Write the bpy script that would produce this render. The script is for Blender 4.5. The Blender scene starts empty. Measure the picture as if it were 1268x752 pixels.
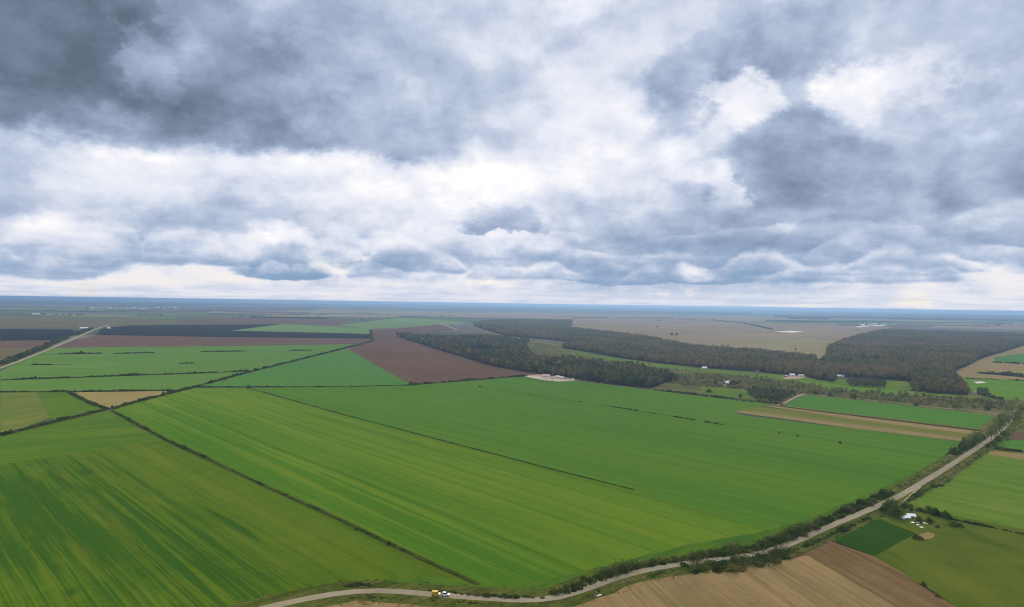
import bpy, math, random
import numpy as np
from mathutils import Vector, Matrix

random.seed(7)
rng = np.random.default_rng(11)
sc = bpy.context.scene
COL = sc.collection

# ------------------------------------------------------------------ camera
CAM_H = 120.0                    # drone height over the plain (m)
FPX, CX, CY = 845.0, 634.0, 376.3
ROLL = 0.0150
cr, sr = math.cos(ROLL), math.sin(ROLL)
RIGHT, UP, FWD = Vector((cr, 0, sr)), Vector((-sr, 0, cr)), Vector((0, 1, 0))
cam = bpy.data.cameras.new('camera')
cam.sensor_width = 36.0
cam.lens = 36.0 * FPX / 1268.0
cam.clip_start, cam.clip_end = 0.5, 400000.0
cam_o = bpy.data.objects.new('camera', cam)
COL.objects.link(cam_o)
M = Matrix(((RIGHT.x, UP.x, -FWD.x, 0), (RIGHT.y, UP.y, -FWD.y, 0), (RIGHT.z, UP.z, -FWD.z, CAM_H), (0, 0, 0, 1)))
cam_o.matrix_world = M
sc.camera = cam_o

# ------------------------------------------------------------------ light
SUN_AZ, SUN_EL = math.radians(14), math.radians(38)      # ahead of the camera, a little to the right
EXPOSURE = 0.4
sun = bpy.data.lights.new('sun', 'SUN')
sun.energy, sun.angle, sun.color = 3.6, math.radians(11), (1.0, 0.91, 0.78)
sun_o = bpy.data.objects.new('sun', sun)
COL.objects.link(sun_o)
sd = Vector((math.sin(SUN_AZ) * math.cos(SUN_EL), math.cos(SUN_AZ) * math.cos(SUN_EL), math.sin(SUN_EL)))
sun_o.rotation_euler = (-sd).to_track_quat('-Z', 'Y').to_euler()
sun_o.location = (0, 0, 400)
vs = sc.view_settings
vs.view_transform, vs.look, vs.exposure, vs.gamma = 'Standard', 'None', EXPOSURE, 1.0
vs.use_curve_mapping = False
sc.render.engine = 'CYCLES'
sc.cycles.max_bounces = 4
sc.cycles.diffuse_bounces = 2
sc.cycles.volume_bounces = 0
sc.cycles.use_denoising = True
sc.cycles.use_adaptive_sampling = True
sc.cycles.adaptive_threshold = 0.02
sc.cycles.filter_width = 1.05


# ------------------------------------------------------------------ node helper
class NT:
    """short hand for building node trees"""
    def __init__(self, tree):
        self.t = tree
        tree.nodes.clear()

    def n(self, kind, **kw):
        nd = self.t.nodes.new(kind)
        for k, v in kw.items():
            setattr(nd, k, v)
        return nd

    def put(self, sock, v):
        if isinstance(v, bpy.types.NodeSocket):
            self.t.links.new(v, sock)
        else:
            if hasattr(sock.default_value, '__len__') and not hasattr(v, '__len__'):
                v = (v,) * len(sock.default_value)
            if hasattr(v, '__len__') and len(sock.default_value) == 4 and len(v) == 3:
                v = (*v, 1)
            sock.default_value = v

    def math(self, op, a, b=None, c=None, clamp=False):
        nd = self.n('ShaderNodeMath', operation=op, use_clamp=clamp)
        for i, v in enumerate((a, b, c)):
            if v is not None:
                self.put(nd.inputs[i], v)
        return nd.outputs[0]

    def vmath(self, op, a, b=None, out=0):
        nd = self.n('ShaderNodeVectorMath', operation=op)
        self.put(nd.inputs[0], a)
        if b is not None:
            if op == 'SCALE':
                self.put(nd.inputs['Scale'], b)
            else:
                self.put(nd.inputs[1], b)
        return nd.outputs[out]

    def mapr(self, v, a, b, c=0.0, d=1.0, interp='SMOOTHSTEP'):
        nd = self.n('ShaderNodeMapRange', interpolation_type=interp)
        for i, x in enumerate((v, a, b, c, d)):
            self.put(nd.inputs[i], x)
        return nd.outputs[0]

    def mixf(self, f, a, b):
        nd = self.n('ShaderNodeMix', data_type='FLOAT')
        self.put(nd.inputs[0], f)
        self.put(nd.inputs[2], a)
        self.put(nd.inputs[3], b)
        return nd.outputs[0]

    def mixc(self, f, a, b, mode='MIX'):
        nd = self.n('ShaderNodeMix', data_type='RGBA', blend_type=mode)
        self.put(nd.inputs[0], f)
        self.put(nd.inputs[6], a)
        self.put(nd.inputs[7], b)
        return nd.outputs[2]

    def noise(self, vec, scale, detail=4, rough=0.55, lac=2.0, dist=0.0, dims='3D', out=0):
        nd = self.n('ShaderNodeTexNoise', noise_dimensions=dims)
        self.put(nd.inputs['Vector'], vec)
        for k, v in (('Scale', scale), ('Detail', detail), ('Roughness', rough), ('Lacunarity', lac), ('Distortion', dist)):
            self.put(nd.inputs[k], v)
        return nd.outputs[out]

    def comb(self, x, y, z=0.0):
        nd = self.n('ShaderNodeCombineXYZ')
        for i, v in enumerate((x, y, z)):
            self.put(nd.inputs[i], v)
        return nd.outputs[0]

    def sep(self, v):
        nd = self.n('ShaderNodeSeparateXYZ')
        self.put(nd.inputs[0], v)
        return nd.outputs

    def ramp(self, f, stops, interp='LINEAR'):
        nd = self.n('ShaderNodeValToRGB')
        cr_ = nd.color_ramp
        cr_.interpolation = interp
        while len(cr_.elements) < len(stops):
            cr_.elements.new(0.5)
        for e, (p, c) in zip(cr_.elements, stops):
            e.position = p
            e.color = (*c, 1)
        self.put(nd.inputs[0], f)
        return nd.outputs[0]


def srgb(r, g, b):
    return tuple((x / 255 / 12.92) if x / 255 <= 0.04045 else ((x / 255 + 0.055) / 1.055) ** 2.4 for x in (r, g, b))


def pix_dir(px, py):
    return (RIGHT * ((px - CX) / FPX) + UP * (-(py - CY) / FPX) + FWD)


def sky_uv(px, py):
    """a pixel of the photograph as a direction of the sky: azimuth and slope"""
    d = pix_dir(px, py)
    return math.atan2(d.x, d.y), d.z / math.hypot(d.x, d.y)


# ------------------------------------------------------------------ sky: clear sky behind broken cloud
ROWS = [10, 50, 90, 125, 160, 190, 220, 250, 280, 305, 325, 345]        # cloud cover seen ahead: slope above the horizon ...
COVER = """.20 .24 .38 .42 .50 .64 .55 .60 .60 .66 .72 .68 .72 .76 .78 .72 .70 .68 .66 .66 .66 .70
.16 .16 .28 .46 .42 .55 .58 .60 .60 .64 .68 .72 .76 .82 .80 .66 .54 .54 .60 .64 .62 .66
.16 .15 .24 .54 .42 .38 .48 .50 .58 .60 .64 .72 .80 .84 .68 .56 .46 .48 .66 .62 .66 .64
.17 .16 .20 .40 .38 .34 .46 .53 .56 .60 .68 .76 .82 .84 .50 .80 .48 .62 .90 .84 .74 .52
.20 .19 .20 .24 .27 .28 .36 .50 .48 .52 .70 .80 .84 .80 .52 .78 .52 .46 .70 .72 .50 .58
.26 .28 .40 .42 .42 .40 .40 .62 .60 .56 .76 .86 .84 .86 .76 .71 .49 .44 .61 .69 .55 .55
.60 .66 .84 .86 .88 .88 .88 .95 .86 .86 .94 .95 .90 .84 .88 .83 .45 .39 .47 .57 .51 .49
.70 .76 .80 .78 .76 .78 .84 .86 .84 .88 .86 .80 .76 .78 .74 .49 .39 .35 .42 .47 .39 .43
.54 .72 .76 .62 .54 .58 .70 .72 .78 .80 .80 .74 .60 .55 .46 .33 .29 .31 .35 .36 .30 .34
.55 .62 .66 .62 .62 .70 .70 .76 .76 .74 .76 .70 .64 .60 .62 .60 .60 .58 .60 .56 .54 .54
.54 .58 .66 .78 .80 .74 .66 .74 .68 .64 .64 .58 .50 .52 .54 .52 .54 .54 .50 .48 .50 .52
.82 .82 .84 .84 .84 .82 .80 .76 .76 .78 .78 .74 .62 .60 .62 .62 .66 .68 .74 .78 .80 .82"""     # ... by azimuth, left to right
COVER = [[float(q) for q in ln.split()] for ln in COVER.splitlines()]


def build_world():
    w = bpy.data.worlds.new('World')
    sc.world = w
    w.use_nodes = True
    w.cycles.sampling_method = 'MANUAL'
    w.cycles.sample_map_resolution = 256
    t = NT(w.node_tree)
    sky = t.n('ShaderNodeTexSky', sky_type='NISHITA')
    sky.sun_disc = False
    sky.sun_elevation, sky.sun_rotation = SUN_EL, SUN_AZ
    sky.altitude = 120
    geo = t.n('ShaderNodeTexCoord').outputs['Generated']
    x, y, z = t.sep(geo)
    zc = t.math('MAXIMUM', z, 0.0)
    hyp = t.math('SQRT', t.math('ADD', t.math('MULTIPLY', x, x), t.math('ADD', t.math('MULTIPLY', y, y), 1e-6)))
    u = t.math('ARCTAN2', x, y)
    v = t.math('MINIMUM', t.math('DIVIDE', zc, hyp), 6.0)

    def ceiling(h):      # a cloud ceiling in perspective: cells shrink and flatten towards the horizon
        return t.vmath('MULTIPLY', t.vmath('SCALE', geo, t.math('DIVIDE', 1.0, t.math('ADD', zc, h))), (1, 1, 0))
    plane, flat, puff = ceiling(0.30), ceiling(0.07), ceiling(0.55)
    amp = t.math('ADD', 0.016, t.math('MULTIPLY', t.math('MINIMUM', v, 0.8), 0.17))
    w1 = t.noise(puff, 7.0, 9, 0.62, dims='2D', out=1)
    ampv = t.math('ADD', 0.003, t.math('MULTIPLY', t.math('MINIMUM', v, 0.8), 0.20))
    wv = t.vmath('MULTIPLY', t.vmath('SUBTRACT', w1, (0.5, 0.5, 0.5)), t.vmath('MULTIPLY', t.comb(amp, ampv, 0.0), (2.6, 2.0, 0.0)))
    wu, wvv, _w = t.sep(t.vmath('ADD', t.comb(u, v, 0.0), wv))
    # cover: rows of the table blended by slope, columns by azimuth
    half = math.atan2(634, 845)
    s_ = t.math('DIVIDE', t.math('PINGPONG', t.math('ADD', wu, half), 2 * half), 2 * half)
    vrow = [(376.3 - q) / 845.0 for q in ROWS]
    VT = 0.5
    vv = t.math('DIVIDE', wvv, VT, clamp=True)
    B = None
    order = list(range(12))[::-1]
    vs_ = [vrow[i] / VT for i in order]
    for g in range(4):
        ids = order[g * 3:g * 3 + 3]
        stops = [(j / 21.0, tuple(COVER[i][j] for i in ids)) for j in range(22)]
        cu = t.ramp(s_, stops, 'CARDINAL' if False else 'EASE')
        wst = []
        for k, p in enumerate(vs_):
            wst.append((p, tuple(1.0 if order[k] == i else 0.0 for i in ids)))
        cv = t.ramp(vv, wst, 'EASE')
        d = t.vmath('DOT_PRODUCT', cu, cv, out=1)
        B = d if B is None else t.math('ADD', B, d)
    B = t.mixf(t.mapr(v, 0.45, 1.0, 0.0, 0.6), B, 0.60)

    def blob(B, px, py, rx, ry, rot, top, bot, soft=0.4, op=1.0, base=1.0):
        u0, v0 = sky_uv(px, py)
        u1, _ = sky_uv(px + 10, py)
        _, v1 = sky_uv(px, py - 10)
        m = t.n('ShaderNodeMapping', vector_type='TEXTURE')
        t.put(m.inputs['Vector'], t.comb(wu, wvv, B))      # the brightness so far travels in z, so the chain is evaluated in order
        m.inputs['Location'].default_value = (u0, v0, 0)
        m.inputs['Rotation'].default_value = (0, 0, math.radians(rot))
        m.inputs['Scale'].default_value = (rx * (u1 - u0) / 10, ry * (v1 - v0) / 10, 1)
        qx, qy, B = t.sep(m.outputs[0])
        yy = qy if base == 1.0 else t.math('MAXIMUM', qy, t.math('MULTIPLY', qy, -base))
        ln = t.math('ADD', t.math('MULTIPLY', qx, qx), t.math('MULTIPLY', yy, yy))
        sh = t.mapr(qy, -0.9 / base, 0.8, bot, top, 'LINEAR')
        mask = t.mapr(ln, 1.0 + soft, 1.0 - soft, 0.0, op)
        return t.mixf(mask, B, sh)

    def row(B, py, hpx, freq, seed, bot, top, op, th=0.42):
        """a line of distant cumulus: one level base, uneven tops, dark below and bright above"""
        vb = (376.3 - py) / 845.0
        ang_ = t.comb(t.math('MULTIPLY', x, freq), t.math('MULTIPLY', y, freq), B)       # B rides along so the rows stay in order
        ax, ay, B = t.sep(ang_)
        pt = t.comb(t.math('ADD', ax, seed), ay, 0.0)

        def heads(sc_, r):
            vo = t.n('ShaderNodeTexVoronoi', voronoi_dimensions='2D', feature='F1')
            t.put(vo.inputs['Vector'], pt)
            vo.inputs['Scale'].default_value = sc_
            d = t.math('DIVIDE', vo.outputs['Distance'], r)
            return t.math('SQRT', t.math('MAXIMUM', t.math('SUBTRACT', 1.0, t.math('MULTIPLY', d, d)), 0.0))
        swell = t.mapr(t.noise(pt, 0.55, 2, 0.5, dims='2D'), th, th + 0.22, 0.0, 1.0)
        hh = t.math('ADD', t.math('MULTIPLY', heads(1.3, 0.75), 0.55), t.math('MULTIPLY', heads(3.7, 0.8), 0.45))
        hh = t.math('MULTIPLY', t.math('MULTIPLY', hh, swell), hpx / 845.0)
        q = t.math('DIVIDE', t.math('SUBTRACT', wrow, vb), t.math('ADD', hh, 0.0008))
        m = t.math('MULTIPLY', t.mapr(q, 1.20, 0.70, 0.0, 1.0), t.mapr(t.math('SUBTRACT', wrow, vb), -0.0045, 0.003, 0.0, op))
        m = t.math('MULTIPLY', m, t.mapr(hh, 0.003, 0.014, 0.0, 1.0))
        return t.mixf(m, B, t.mapr(q, 0.0, 0.95, bot, top, 'LINEAR'))

    wrow = t.math('ADD', v, t.math('MULTIPLY', t.math('SUBTRACT', wvv, v), 0.7))
    clouds = [
        # px,  py,  rx,  ry, rot, top, bottom, softness, opacity, flatness of the base
        (925, 128, 40, 28, 28, 1.0, .93, .8, .8), (1062, 120, 46, 36, 40, 1.0, .90, .9, .75), (893, 232, 22, 34, 0, .97, .84, .9, .6),
        (172, 74, 28, 44, 28, .60, .54, .9, .55), (450, 105, 34, 18, 20, .40, .42, .8, .6), (470, 172, 90, 24, -5, .58, .48, .6, .6), (850, 110, 36, 64, -20, .58, .52, .6, .6),
        (965, 300, 300, 44, 1, .56, .36, .4, .65, 3.0), (1200, 298, 170, 40, 0, .54, .40, .4, .6, 3.0),
    ]
    for c in clouds:
        B = blob(B, *c)
    B = row(B, 300, 58, 3.1, 11.7, .52, .80, .45, .40)
    B = row(B, 322, 50, 4.3, 3.1, .50, .84, .55, .38)
    B = row(B, 338, 44, 6.1, 7.7, .42, .86, .75, .34)
    for c in [(70, 334, 92, 70, 0, .90, .46, .4, .85, 5.0), (342, 337, 56, 62, 0, .92, .38, .35, .9, 6.0), (348, 336, 34, 34, 0, .52, .38, .6, .7, 5.0),
              (622, 285, 50, 26, 2, .70, .38, .6, .9, 5.0), (654, 282, 18, 32, 0, .70, .46, .6, .7, 4.0), (800, 347, 120, 36, 0, .66, .38, .4, .7, 6.0), (853, 346, 26, 18, 0, .94, .62, .6, .7, 4.0)]:
        B = blob(B, *c)
    B = row(B, 347, 20, 9.5, 1.9, .46, .78, .65, .36)
    # billows: the side towards the light is brighter than the side away from it
    n1 = t.noise(puff, 6.0, 8, 0.60, dims='2D')
    n2 = t.noise(t.vmath('ADD', puff, (0.012, -0.05, 0.0)), 6.0, 8, 0.60, dims='2D')
    B = t.math('ADD', B, t.math('MULTIPLY', t.math('SUBTRACT', n1, n2), 0.50))
    B = t.math('ADD', B, t.mapr(t.noise(flat, 1.1, 4, 0.55, dims='2D'), 0.25, 0.75, -0.05, 0.05, 'LINEAR'))
    B = t.math('ADD', B, t.mapr(t.noise(plane, 2.2, 3, 0.5, dims='2D'), 0.25, 0.75, -0.03, 0.05, 'LINEAR'))
    # pale strip over the horizon
    nf = t.noise(flat, 0.8, 3, 0.6, dims='2D')
    strip = t.mapr(t.math('ADD', v, t.math('MULTIPLY', t.math('SUBTRACT', nf, 0.5), 0.03)), 0.004, 0.036, 0.95, 0.0)
    B = t.mixf(strip, B, t.mapr(nf, 0.3, 0.7, 0.70, 0.80))
    colr = t.ramp(B, [(0.10, srgb(92, 107, 124)), (0.30, srgb(121, 137, 160)), (0.48, srgb(154, 168, 194)), (0.64, srgb(184, 195, 216)),
                      (0.80, srgb(219, 223, 235)), (0.93, srgb(240, 239, 243)), (1.0, srgb(252, 251, 252))])
    # air in front of the low clouds: dark ones turn blue, bright ones cream
    bluef = t.math('MULTIPLY', t.mapr(v, 0.02, 0.13, 0.8, 0.0), t.mapr(B, 0.40, 0.75, 1.0, 0.0))
    colr = t.mixc(bluef, colr, srgb(126, 158, 192))
    warmf = t.math('MULTIPLY', t.mapr(v, 0.01, 0.10, 0.75, 0.0), t.mapr(B, 0.7, 0.9, 0.0, 1.0))
    colr = t.mixc(warmf, colr, srgb(236, 228, 224))
    # clear blue shows faintly through the thinnest cloud
    gap = t.math('MULTIPLY', t.mapr(n1, 0.58, 0.74, 0.0, 0.22), t.mapr(B, 0.5, 0.7, 0.0, 1.0))
    both = t.mixc(gap, t.vmath('SCALE', colr, 8.3), t.vmath('SCALE', sky.outputs[0], 0.8))
    bg = t.n('ShaderNodeBackground')
    t.put(bg.inputs[0], both)
    bg.inputs[1].default_value = 0.1
    out = t.n('ShaderNodeOutputWorld')
    t.t.links.new(bg.outputs[0], out.inputs[0])


build_world()


# ------------------------------------------------------------------ places: a pixel of the photograph laid on the plain
def G(px, py, h=0.0):
    """ground (or height h) point under a pixel"""
    d = pix_dir(px, py)
    k = (CAM_H - h) / max(-d.z, 1.5e-3)
    return Vector((d.x * k, d.y * k, h))


def GL(pts, h=0.0):
    return [G(p[0], p[1], p[2] if len(p) > 2 else h) for p in pts]


def tag(o, label=None, cat=None, group=None, kind=None):
    for k, v in (('label', label), ('category', cat), ('group', group), ('kind', kind)):
        if v:
            o[k] = v
    return o


def mesh_obj(name, verts, faces, mat, parent=None, smooth=False, loc=None):
    me = bpy.data.meshes.new(name)
    verts = np.asarray(verts, dtype=np.float32)
    if isinstance(faces, np.ndarray):
        nf, k = faces.shape
        me.vertices.add(len(verts))
        me.vertices.foreach_set('co', verts.ravel())
        me.loops.add(nf * k)
        me.loops.foreach_set('vertex_index', faces.ravel().astype(np.int32))
        me.polygons.add(nf)
        me.polygons.foreach_set('loop_start', np.arange(0, nf * k, k, dtype=np.int32))
        me.update(calc_edges=True)
    else:
        me.from_pydata([tuple(map(float, v)) for v in verts], [], faces)
    if smooth:
        me.polygons.foreach_set('use_smooth', np.ones(len(me.polygons), dtype=bool))
    if mat:
        me.materials.append(mat)
    o = bpy.data.objects.new(name, me)
    COL.objects.link(o)
    if loc is not None:
        o.location = loc
    if parent:
        o.parent = parent
    return o


def empty(name, loc=(0, 0, 0), rz=0.0):
    o = bpy.data.objects.new(name, None)
    o.empty_display_size = 0.5
    COL.objects.link(o)
    o.location = loc
    o.rotation_euler = (0, 0, rz)
    return o


# ------------------------------------------------------------------ materials
def new_mat(name):
    m = bpy.data.materials.new(name)
    m.use_nodes = True
    return m, NT(m.node_tree)


def finish(t, color, rough=0.9, bump=None):
    b = t.n('ShaderNodeBsdfDiffuse')
    t.put(b.inputs['Color'], color)
    b.inputs['Roughness'].default_value = rough
    if bump is not None:
        t.put(b.inputs['Normal'], bump)
    o = t.n('ShaderNodeOutputMaterial')
    t.t.links.new(b.outputs[0], o.inputs['Surface'])


def field_mat(name, a, b, ang, c=None, streak=0.55, patch=0.45, across=9.0, along=420.0, pscale=140.0, line=0.0, period=24.0, seed=0.0, spots=()):
    """crop or bare soil: two colours mixed by wide patches and by streaks along the working direction"""
    m, t = new_mat(name)
    a, b, c = [None if q is None else (q[0] * 1.22, q[1] * 1.12, q[2] * (0.66 if q[1] > q[0] * 1.15 else 0.88)) for q in (a, b, c)]
    pos = t.n('ShaderNodeNewGeometry').outputs['Position']
    r = t.n('ShaderNodeVectorRotate', rotation_type='Z_AXIS')
    t.put(r.inputs['Vector'], pos)
    r.inputs['Angle'].default_value = -ang
    p = t.vmath('ADD', t.vmath('MULTIPLY', r.outputs[0], (1, 1, 0)), (seed * 613.0, seed * 271.0, 0))
    wob = t.vmath('SCALE', t.vmath('SUBTRACT', t.noise(p, 1 / 160.0, 2, 0.5, dims='2D', out=1), (0.5, 0.5, 0.5)), across * 0.35)
    pw = t.vmath('ADD', p, wob)
    s1 = t.noise(t.vmath('MULTIPLY', pw, (1 / along, 1 / across, 0)), 1.0, 4, 0.6, dims='2D')
    s2 = t.noise(t.vmath('MULTIPLY', pw, (1 / (along * 0.25), 1 / (across * 0.22), 0)), 1.0, 3, 0.6, dims='2D')
    pn = t.noise(t.vmath('MULTIPLY', p, (1 / (pscale * 1.8), 1 / pscale, 0)), 1.0, 5, 0.58, dist=0.4, dims='2D')
    fine = t.noise(p, 1 / 2.6, 3, 0.6, dims='2D')
    f = t.math('ADD', t.math('MULTIPLY', t.math('SUBTRACT', s1, 0.5), streak * 2.8), t.math('MULTIPLY', t.math('SUBTRACT', s2, 0.5), streak * 2.2))
    f = t.math('ADD', f, t.math('MULTIPLY', t.math('SUBTRACT', pn, 0.5), patch * 2.6))
    f = t.math('ADD', f, t.math('MULTIPLY', t.math('SUBTRACT', fine, 0.5), 0.55))
    f = t.math('ADD', f, t.math('MULTIPLY', t.math('SUBTRACT', t.noise(p, 1 / 13.0, 3, 0.6, dims='2D'), 0.5), 0.5))
    for (px, py, ra, rc, amt) in spots:      # places where the crop stands thinner (+) or thicker (-)
        g0 = Matrix.Rotation(-ang, 3, 'Z') @ G(px, py)
        q = t.vmath('MULTIPLY', t.vmath('SUBTRACT', pw, (g0.x + seed * 613.0, g0.y + seed * 271.0, 0)), (1 / ra, 1 / rc, 0))
        e_ = t.mapr(t.math('ADD', t.vmath('LENGTH', q, out=1), t.math('ADD', t.math('MULTIPLY', t.math('SUBTRACT', s1, 0.5), 2.2), t.math('ADD', t.math('MULTIPLY', t.math('SUBTRACT', s2, 0.5), 1.0), t.math('MULTIPLY', t.math('SUBTRACT', pn, 0.5), 0.6)))), 0.2, 1.15, amt, 0.0)
        f = t.math('ADD', f, e_)
    f = t.math('ADD', f, 0.5, clamp=True)
    col = t.mixc(f, a, b)
    if c is not None:      # a third colour in the thin places
        pn2 = t.noise(t.vmath('MULTIPLY', pw, (1 / (pscale * 2.6), 1 / (pscale * 0.22), 0)), 1.0, 5, 0.6, dist=0.1, dims='2D')
        col = t.mixc(t.mapr(pn2, 0.50, 0.72, 0.0, 0.55), col, c)
    if line > 0:           # tramlines
        _x, yy, _z = t.sep(pw)
        d = t.math('ABSOLUTE', t.math('SUBTRACT', t.math('FRACT', t.math('DIVIDE', yy, period)), 0.5))
        d = t.math('ABSOLUTE', t.math('SUBTRACT', d, 0.045))
        col = t.mixc(t.mapr(d, 0.008, 0.028, line, 0.0), col, tuple(q * 0.5 for q in a))
    finish(t, col)
    return m


def leaf_mat(name, stops, nscale=0.02):
    """foliage: the colour changes from plant to plant and from clump to clump"""
    m, t = new_mat(name)
    pos = t.n('ShaderNodeNewGeometry').outputs['Position']
    rnd = t.mapr(t.noise(t.vmath('MULTIPLY', pos, (1, 1, 0.3)), 0.17, 1, 0.5), 0.3, 0.7, 0.0, 1.0, 'LINEAR')     # about one value per tree
    isl = t.n('ShaderNodeNewGeometry').outputs['Random Per Island']
    big = t.mapr(t.noise(pos, nscale, 5, 0.65), 0.32, 0.68, 0.0, 1.0, 'LINEAR')
    f = t.math('ADD', t.math('MULTIPLY', rnd, 0.72), t.math('ADD', t.math('MULTIPLY', big, 0.62), t.math('MULTIPLY', isl, 0.26)))
    f = t.math('SUBTRACT', f, 0.30, clamp=True)
    col = t.ramp(f, stops)
    d = t.n('ShaderNodeBsdfDiffuse')
    t.put(d.inputs[0], col)
    tr = t.n('ShaderNodeBsdfTranslucent')
    t.put(tr.inputs[0], col)
    mx = t.n('ShaderNodeMixShader')
    mx.inputs[0].default_value = 0.22
    t.t.links.new(d.outputs[0], mx.inputs[1])
    t.t.links.new(tr.outputs[0], mx.inputs[2])
    o = t.n('ShaderNodeOutputMaterial')
    t.t.links.new(mx.outputs[0], o.inputs['Surface'])
    return m


def plain_mat(name, col, var=0.15, scale=1.5, rough=0.8):
    m, t = new_mat(name)
    pos = t.n('ShaderNodeNewGeometry').outputs['Position']
    n = t.noise(pos, scale, 4, 0.6)
    c = t.mixc(n, tuple(q * (1 - var * 1.6) for q in col), tuple(min(1, q * (1 + var)) for q in col))
    b = t.n('ShaderNodeBsdfPrincipled')
    t.put(b.inputs['Base Color'], c)
    b.inputs['Roughness'].default_value = rough
    o = t.n('ShaderNodeOutputMaterial')
    t.t.links.new(b.outputs[0], o.inputs['Surface'])
    return m


def direction(p, q):
    a, b = G(*p), G(*q)
    return math.atan2(b.y - a.y, b.x - a.x)


# ------------------------------------------------------------------ the plain itself
def ground_mat():
    """far farmland: a patchwork of strips too far away to tell apart"""
    m, t = new_mat('farmland')
    pos = t.n('ShaderNodeNewGeometry').outputs['Position']
    p = t.vmath('MULTIPLY', pos, (1 / 1500.0, 1 / 900.0, 0))
    p = t.vmath('ADD', p, t.vmath('SCALE', t.noise(p, 0.6, 3, 0.5, dims='2D', out=1), 0.7))
    v = t.n('ShaderNodeTexVoronoi', voronoi_dimensions='2D', feature='F1', distance='CHEBYCHEV')
    t.put(v.inputs['Vector'], p)
    v.inputs['Scale'].default_value = 1.0
    rc = t.sep(v.outputs['Color'])[0]
    col = t.ramp(rc, [(0.0, (0.085, 0.14, 0.055)), (0.22, (0.16, 0.16, 0.085)), (0.40, (0.20, 0.165, 0.125)), (0.58, (0.10, 0.12, 0.06)), (0.74, (0.11, 0.075, 0.055)), (0.88, (0.30, 0.27, 0.20))], 'CONSTANT')
    n = t.noise(pos, 1 / 260.0, 6, 0.62, dims='2D')
    col = t.mixc(t.math('MULTIPLY', n, 0.75), col, (0.15, 0.15, 0.095))
    finish(t, col)
    return m


R_GROUND = 130000.0
gv, gf = [], []
rings = [0, 400, 1500, 5000, 15000, 40000, R_GROUND]
NS = 72
gv.append((0, 0, 0))
for r in rings[1:]:
    gv += [(r * math.cos(2 * math.pi * k / NS), r * math.sin(2 * math.pi * k / NS), 0) for k in range(NS)]
for k in range(NS):
    gf.append((0, 1 + k, 1 + (k + 1) % NS))
    for q in range(len(rings) - 2):
        a0 = 1 + q * NS
        gf.append((a0 + k, a0 + NS + k, a0 + NS + (k + 1) % NS, a0 + (k + 1) % NS))
tag(mesh_obj('ground', gv, gf, ground_mat()), kind='structure')

# low far rise that lifts the skyline a little in the middle
hv, hf = [], []
NU, NV = 90, 10
for j in range(NV + 1):
    for i in range(NU + 1):
        az = math.radians(-34 + 68 * i / NU)
        d = 19000 + 16000 * j / NV
        hh = 62 * math.exp(-((math.degrees(az) - 5) / 17) ** 2) * math.sin(math.pi * j / NV) ** 0.8
        hh *= 0.9 + 0.14 * math.sin(i * 0.7) * math.sin(j * 1.3 + i * 0.23)
        hv.append((d * math.sin(az), d * math.cos(az), hh - 0.6))
for j in range(NV):
    for i in range(NU):
        a0 = j * (NU + 1) + i
        hf.append((a0, a0 + 1, a0 + NU + 2, a0 + NU + 1))
hill_mat = field_mat('wooded_rise', (0.05, 0.075, 0.04), (0.12, 0.13, 0.07), 0.0, streak=0.6, patch=0.6, across=900, along=5000, pscale=2500)
tag(mesh_obj('hills', hv, hf, hill_mat, smooth=True), kind='structure')

LEVEL = [0.010]


def sheet(name, poly, mat, jitter=0.5, step=18.0):
    """a field, road or path laid as a thin sheet on the plain, its border slightly uneven"""
    pts = []
    n = len(poly)
    for i in range(n):
        a, b = poly[i], poly[(i + 1) % n]
        k = int(min(60, max(1, (b - a).length // step)))
        nrm = Vector((-(b - a).y, (b - a).x, 0))
        if nrm.length > 0:
            nrm.normalize()
        for q in range(k):
            pnt = a.lerp(b, q / k)
            if q:
                pnt = pnt + nrm * random.uniform(-jitter, jitter)
            pts.append(pnt)
    LEVEL[0] += 0.005
    z = LEVEL[0]
    c = sum(pts, Vector()) / len(pts)
    vv = [(p.x - c.x, p.y - c.y, 0) for p in pts]
    o = mesh_obj(name, vv, [tuple(range(len(vv)))], mat, loc=(c.x, c.y, z))
    if o.data.polygons[0].normal.z < 0:
        o.data.flip_normals()
    return tag(o, kind='structure')


def ribbon(name, path, width, mat, jitter=0.15, step=8.0):
    pts = []
    for a, b in zip(path[:-1], path[1:]):
        k = max(1, int((b - a).length // step))
        pts += [a.lerp(b, q / k) for q in range(k)]
    pts.append(path[-1])
    # round the corners
    for _ in range(3):
        pts = [pts[0]] + [(pts[i - 1] + pts[i] * 2 + pts[i + 1]) / 4 for i in range(1, len(pts) - 1)] + [pts[-1]]
    LEVEL[0] += 0.005
    L = []
    for i, p in enumerate(pts):
        d = pts[min(i + 1, len(pts) - 1)] - pts[max(i - 1, 0)]
        n = Vector((-d.y, d.x, 0)).normalized()
        w = width(i / (len(pts) - 1)) if callable(width) else width
        L.append((p + n * (w / 2 + random.uniform(-jitter, jitter)), p - n * (w / 2 + random.uniform(-jitter, jitter))))
    c = pts[0]
    vv, ff = [], []
    for i, (a, b) in enumerate(L):
        m_ = (a + b) / 2
        vv += [(a.x - c.x, a.y - c.y, 0), (m_.x - c.x, m_.y - c.y, 0.0), (b.x - c.x, b.y - c.y, 0)]
        if i:
            k = 3 * i
            ff += [(k - 3, k - 2, k + 1, k), (k - 2, k - 1, k + 2, k + 1)]
    o = mesh_obj(name, vv, ff, mat, loc=(c.x, c.y, LEVEL[0]))
    if o.data.polygons[0].normal.z < 0:
        o.data.flip_normals()
    tag(o, kind='structure')
    return o, pts


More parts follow.
